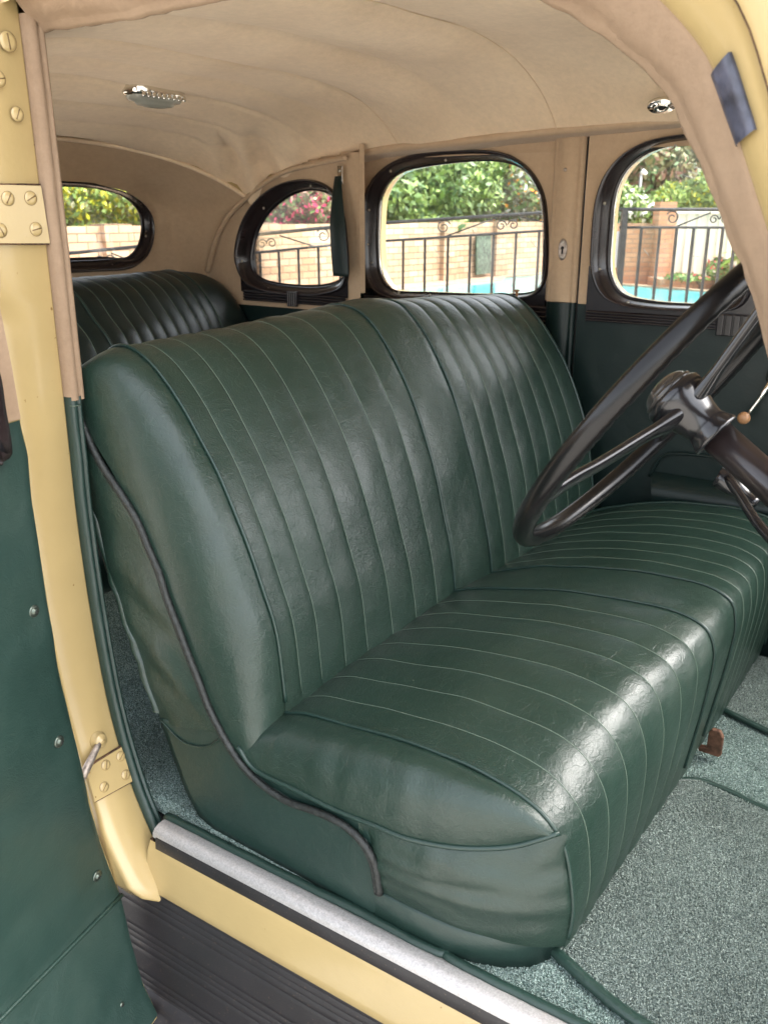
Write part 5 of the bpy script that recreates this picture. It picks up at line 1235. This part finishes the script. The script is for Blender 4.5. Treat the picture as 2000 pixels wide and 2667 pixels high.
# tree fern fronds
e_ = empty('fern', tuple(atdz(1945, 16.2, TZ))); tag(e_, 'bright lime green fern fronds beside the cream fence', 'fern'); mb = MB(); c = atd(1945, 660, 16.2)
for k in range(46):
    a = random.uniform(0, 6.28); ln = random.uniform(.35, .62); el = random.uniform(-.2, 1.3); dr = np.array([math.cos(a)*math.cos(el), math.sin(a)*math.cos(el), math.sin(el)]); P = [c+dr*ln*t+np.array([0, 0, -.35*ln*t*t]) for t in np.linspace(0, 1, 8)]
    sd_ = np.cross(dr, [0, 0, 1]); sd_ /= np.linalg.norm(sd_)+1e-9
    for i in range(1, 8):
        w_ = .10*math.sin(math.pi*i/8.5); p0 = P[i-1]; p1 = P[i]
        for s in (-1, 1): mb.add([p0, p1, p1+sd_*s*w_+(p1-p0)*.6, p0*.5+p1*.5+sd_*s*w_*.9], [(0, 1, 2, 3)])
mb.build('fronds', leafmat('leaf_lime', (.33, .50, .05)), e_, smooth=False); MB().tube([atdz(1945, 16.2, TZ), c], .05, 8).build('trunk', BARK, e_)
# wooded hillside far behind
rows = []
rng = np.random.RandomState(3)
for j, (d, z) in enumerate([(38, -.2), (44, 3.5), (52, 8), (64, 14), (80, 20), (100, 26), (130, 30)]):
    rows.append([np.array(atdz(u, d, z+3*nz(u*.004, j, 0, 1)))+0 for u in np.linspace(-2600, 4200, 90)])
HILL = mat('bush_hillside', (.11, .105, .06), .95, build=lambda t, b, c: (t.links.new(ramp(t, noise_tex(t, coords(t), .55, 8, .75), [(.3, (.035, .04, .022)), (.5, (.12, .105, .06)), (.7, (.20, .17, .115))]), b.inputs['Base Color']), bump(t, b, noise_tex(t, coords(t), .8, 8, .75), 1.2)))
o = loft('hill', rows, HILL); o['kind'] = 'structure'
# mid-distance trees
for (u, v_, d, ru, rv, mm, ww, lb) in [(1660, 440, 33, 130, 90, [LO, LB, LD], [.5, .25, .25], 'hazy brown-green gum tree left of the street lamp'), (1880, 420, 36, 160, 110, [LO, LM_, LD], [.6, .2, .2], 'olive gum tree on the slope above the hedge'), (1480, 430, 30, 110, 110, [LM_, LO], [.6, .4], 'mid green tree behind the centre pillar'), (1180, 360, 32, 260, 110, [LM_, LG, LD], [.4, .3, .3], 'tall green tree top behind the big rounded shrub'), (760, 420, 28, 240, 100, [LO, LM_, LB], [.5, .3, .2], 'brownish tree behind the bougainvillea'), (200, 430, 26, 300, 110, [LO, LM_, LD], [.5, .3, .2], 'olive tree behind the yellow shrub')]:
    shrub('gum_tree', [bb(u, v_, d, ru, rv), bb(u-ru*.6, v_+rv*.4, d, ru*.7, rv*.7), bb(u+ru*.6, v_+rv*.4, d, ru*.7, rv*.7), bb(u, v_+rv*1.0, d, ru*1.1, rv*.7)], 7000, .16, mm, ww, lb, 'tree', None)
# street lamp
e_ = empty('street_lamp', tuple(atdz(1662, 30, TZ))); tag(e_, 'grey street lamp with a pale head, seen through the front door window', 'street lamp')
GR = mat('galvanised', (.35, .36, .36), .5, metal=.5)
MB().tube([atdz(1655, 30, TZ), atd(1664, 500, 30), atd(1669, 452, 30)], [.07, .05, .04], 8).build('pole', GR, e_)
MB().tube([atd(1668, 452, 30), atd(1674, 447, 30), atd(1683, 453, 30)], [.05, .09, .05], 8).build('lamp_head', mat('white_lamp', (.75, .78, .8), .4), e_)
cb_ = MB()
for (a_, b_) in [((1700, 408), (1900, 470)), ((1700, 400), (1960, 462)), ((1700, 416), (1840, 470))]:
    A3 = atd(*a_, 34); B3 = atd(*b_, 30); cb_.tube([A3+(B3-A3)*t+np.array([0, 0, -.12*math.sin(math.pi*t)]) for t in np.linspace(-.8, 1.8, 20)], .012, 5)
o = cb_.build('power_lines', mat('pale_cable', (.35, .35, .35), .6)); tag(o, 'pale overhead power lines crossing in front of the hillside', 'power lines')
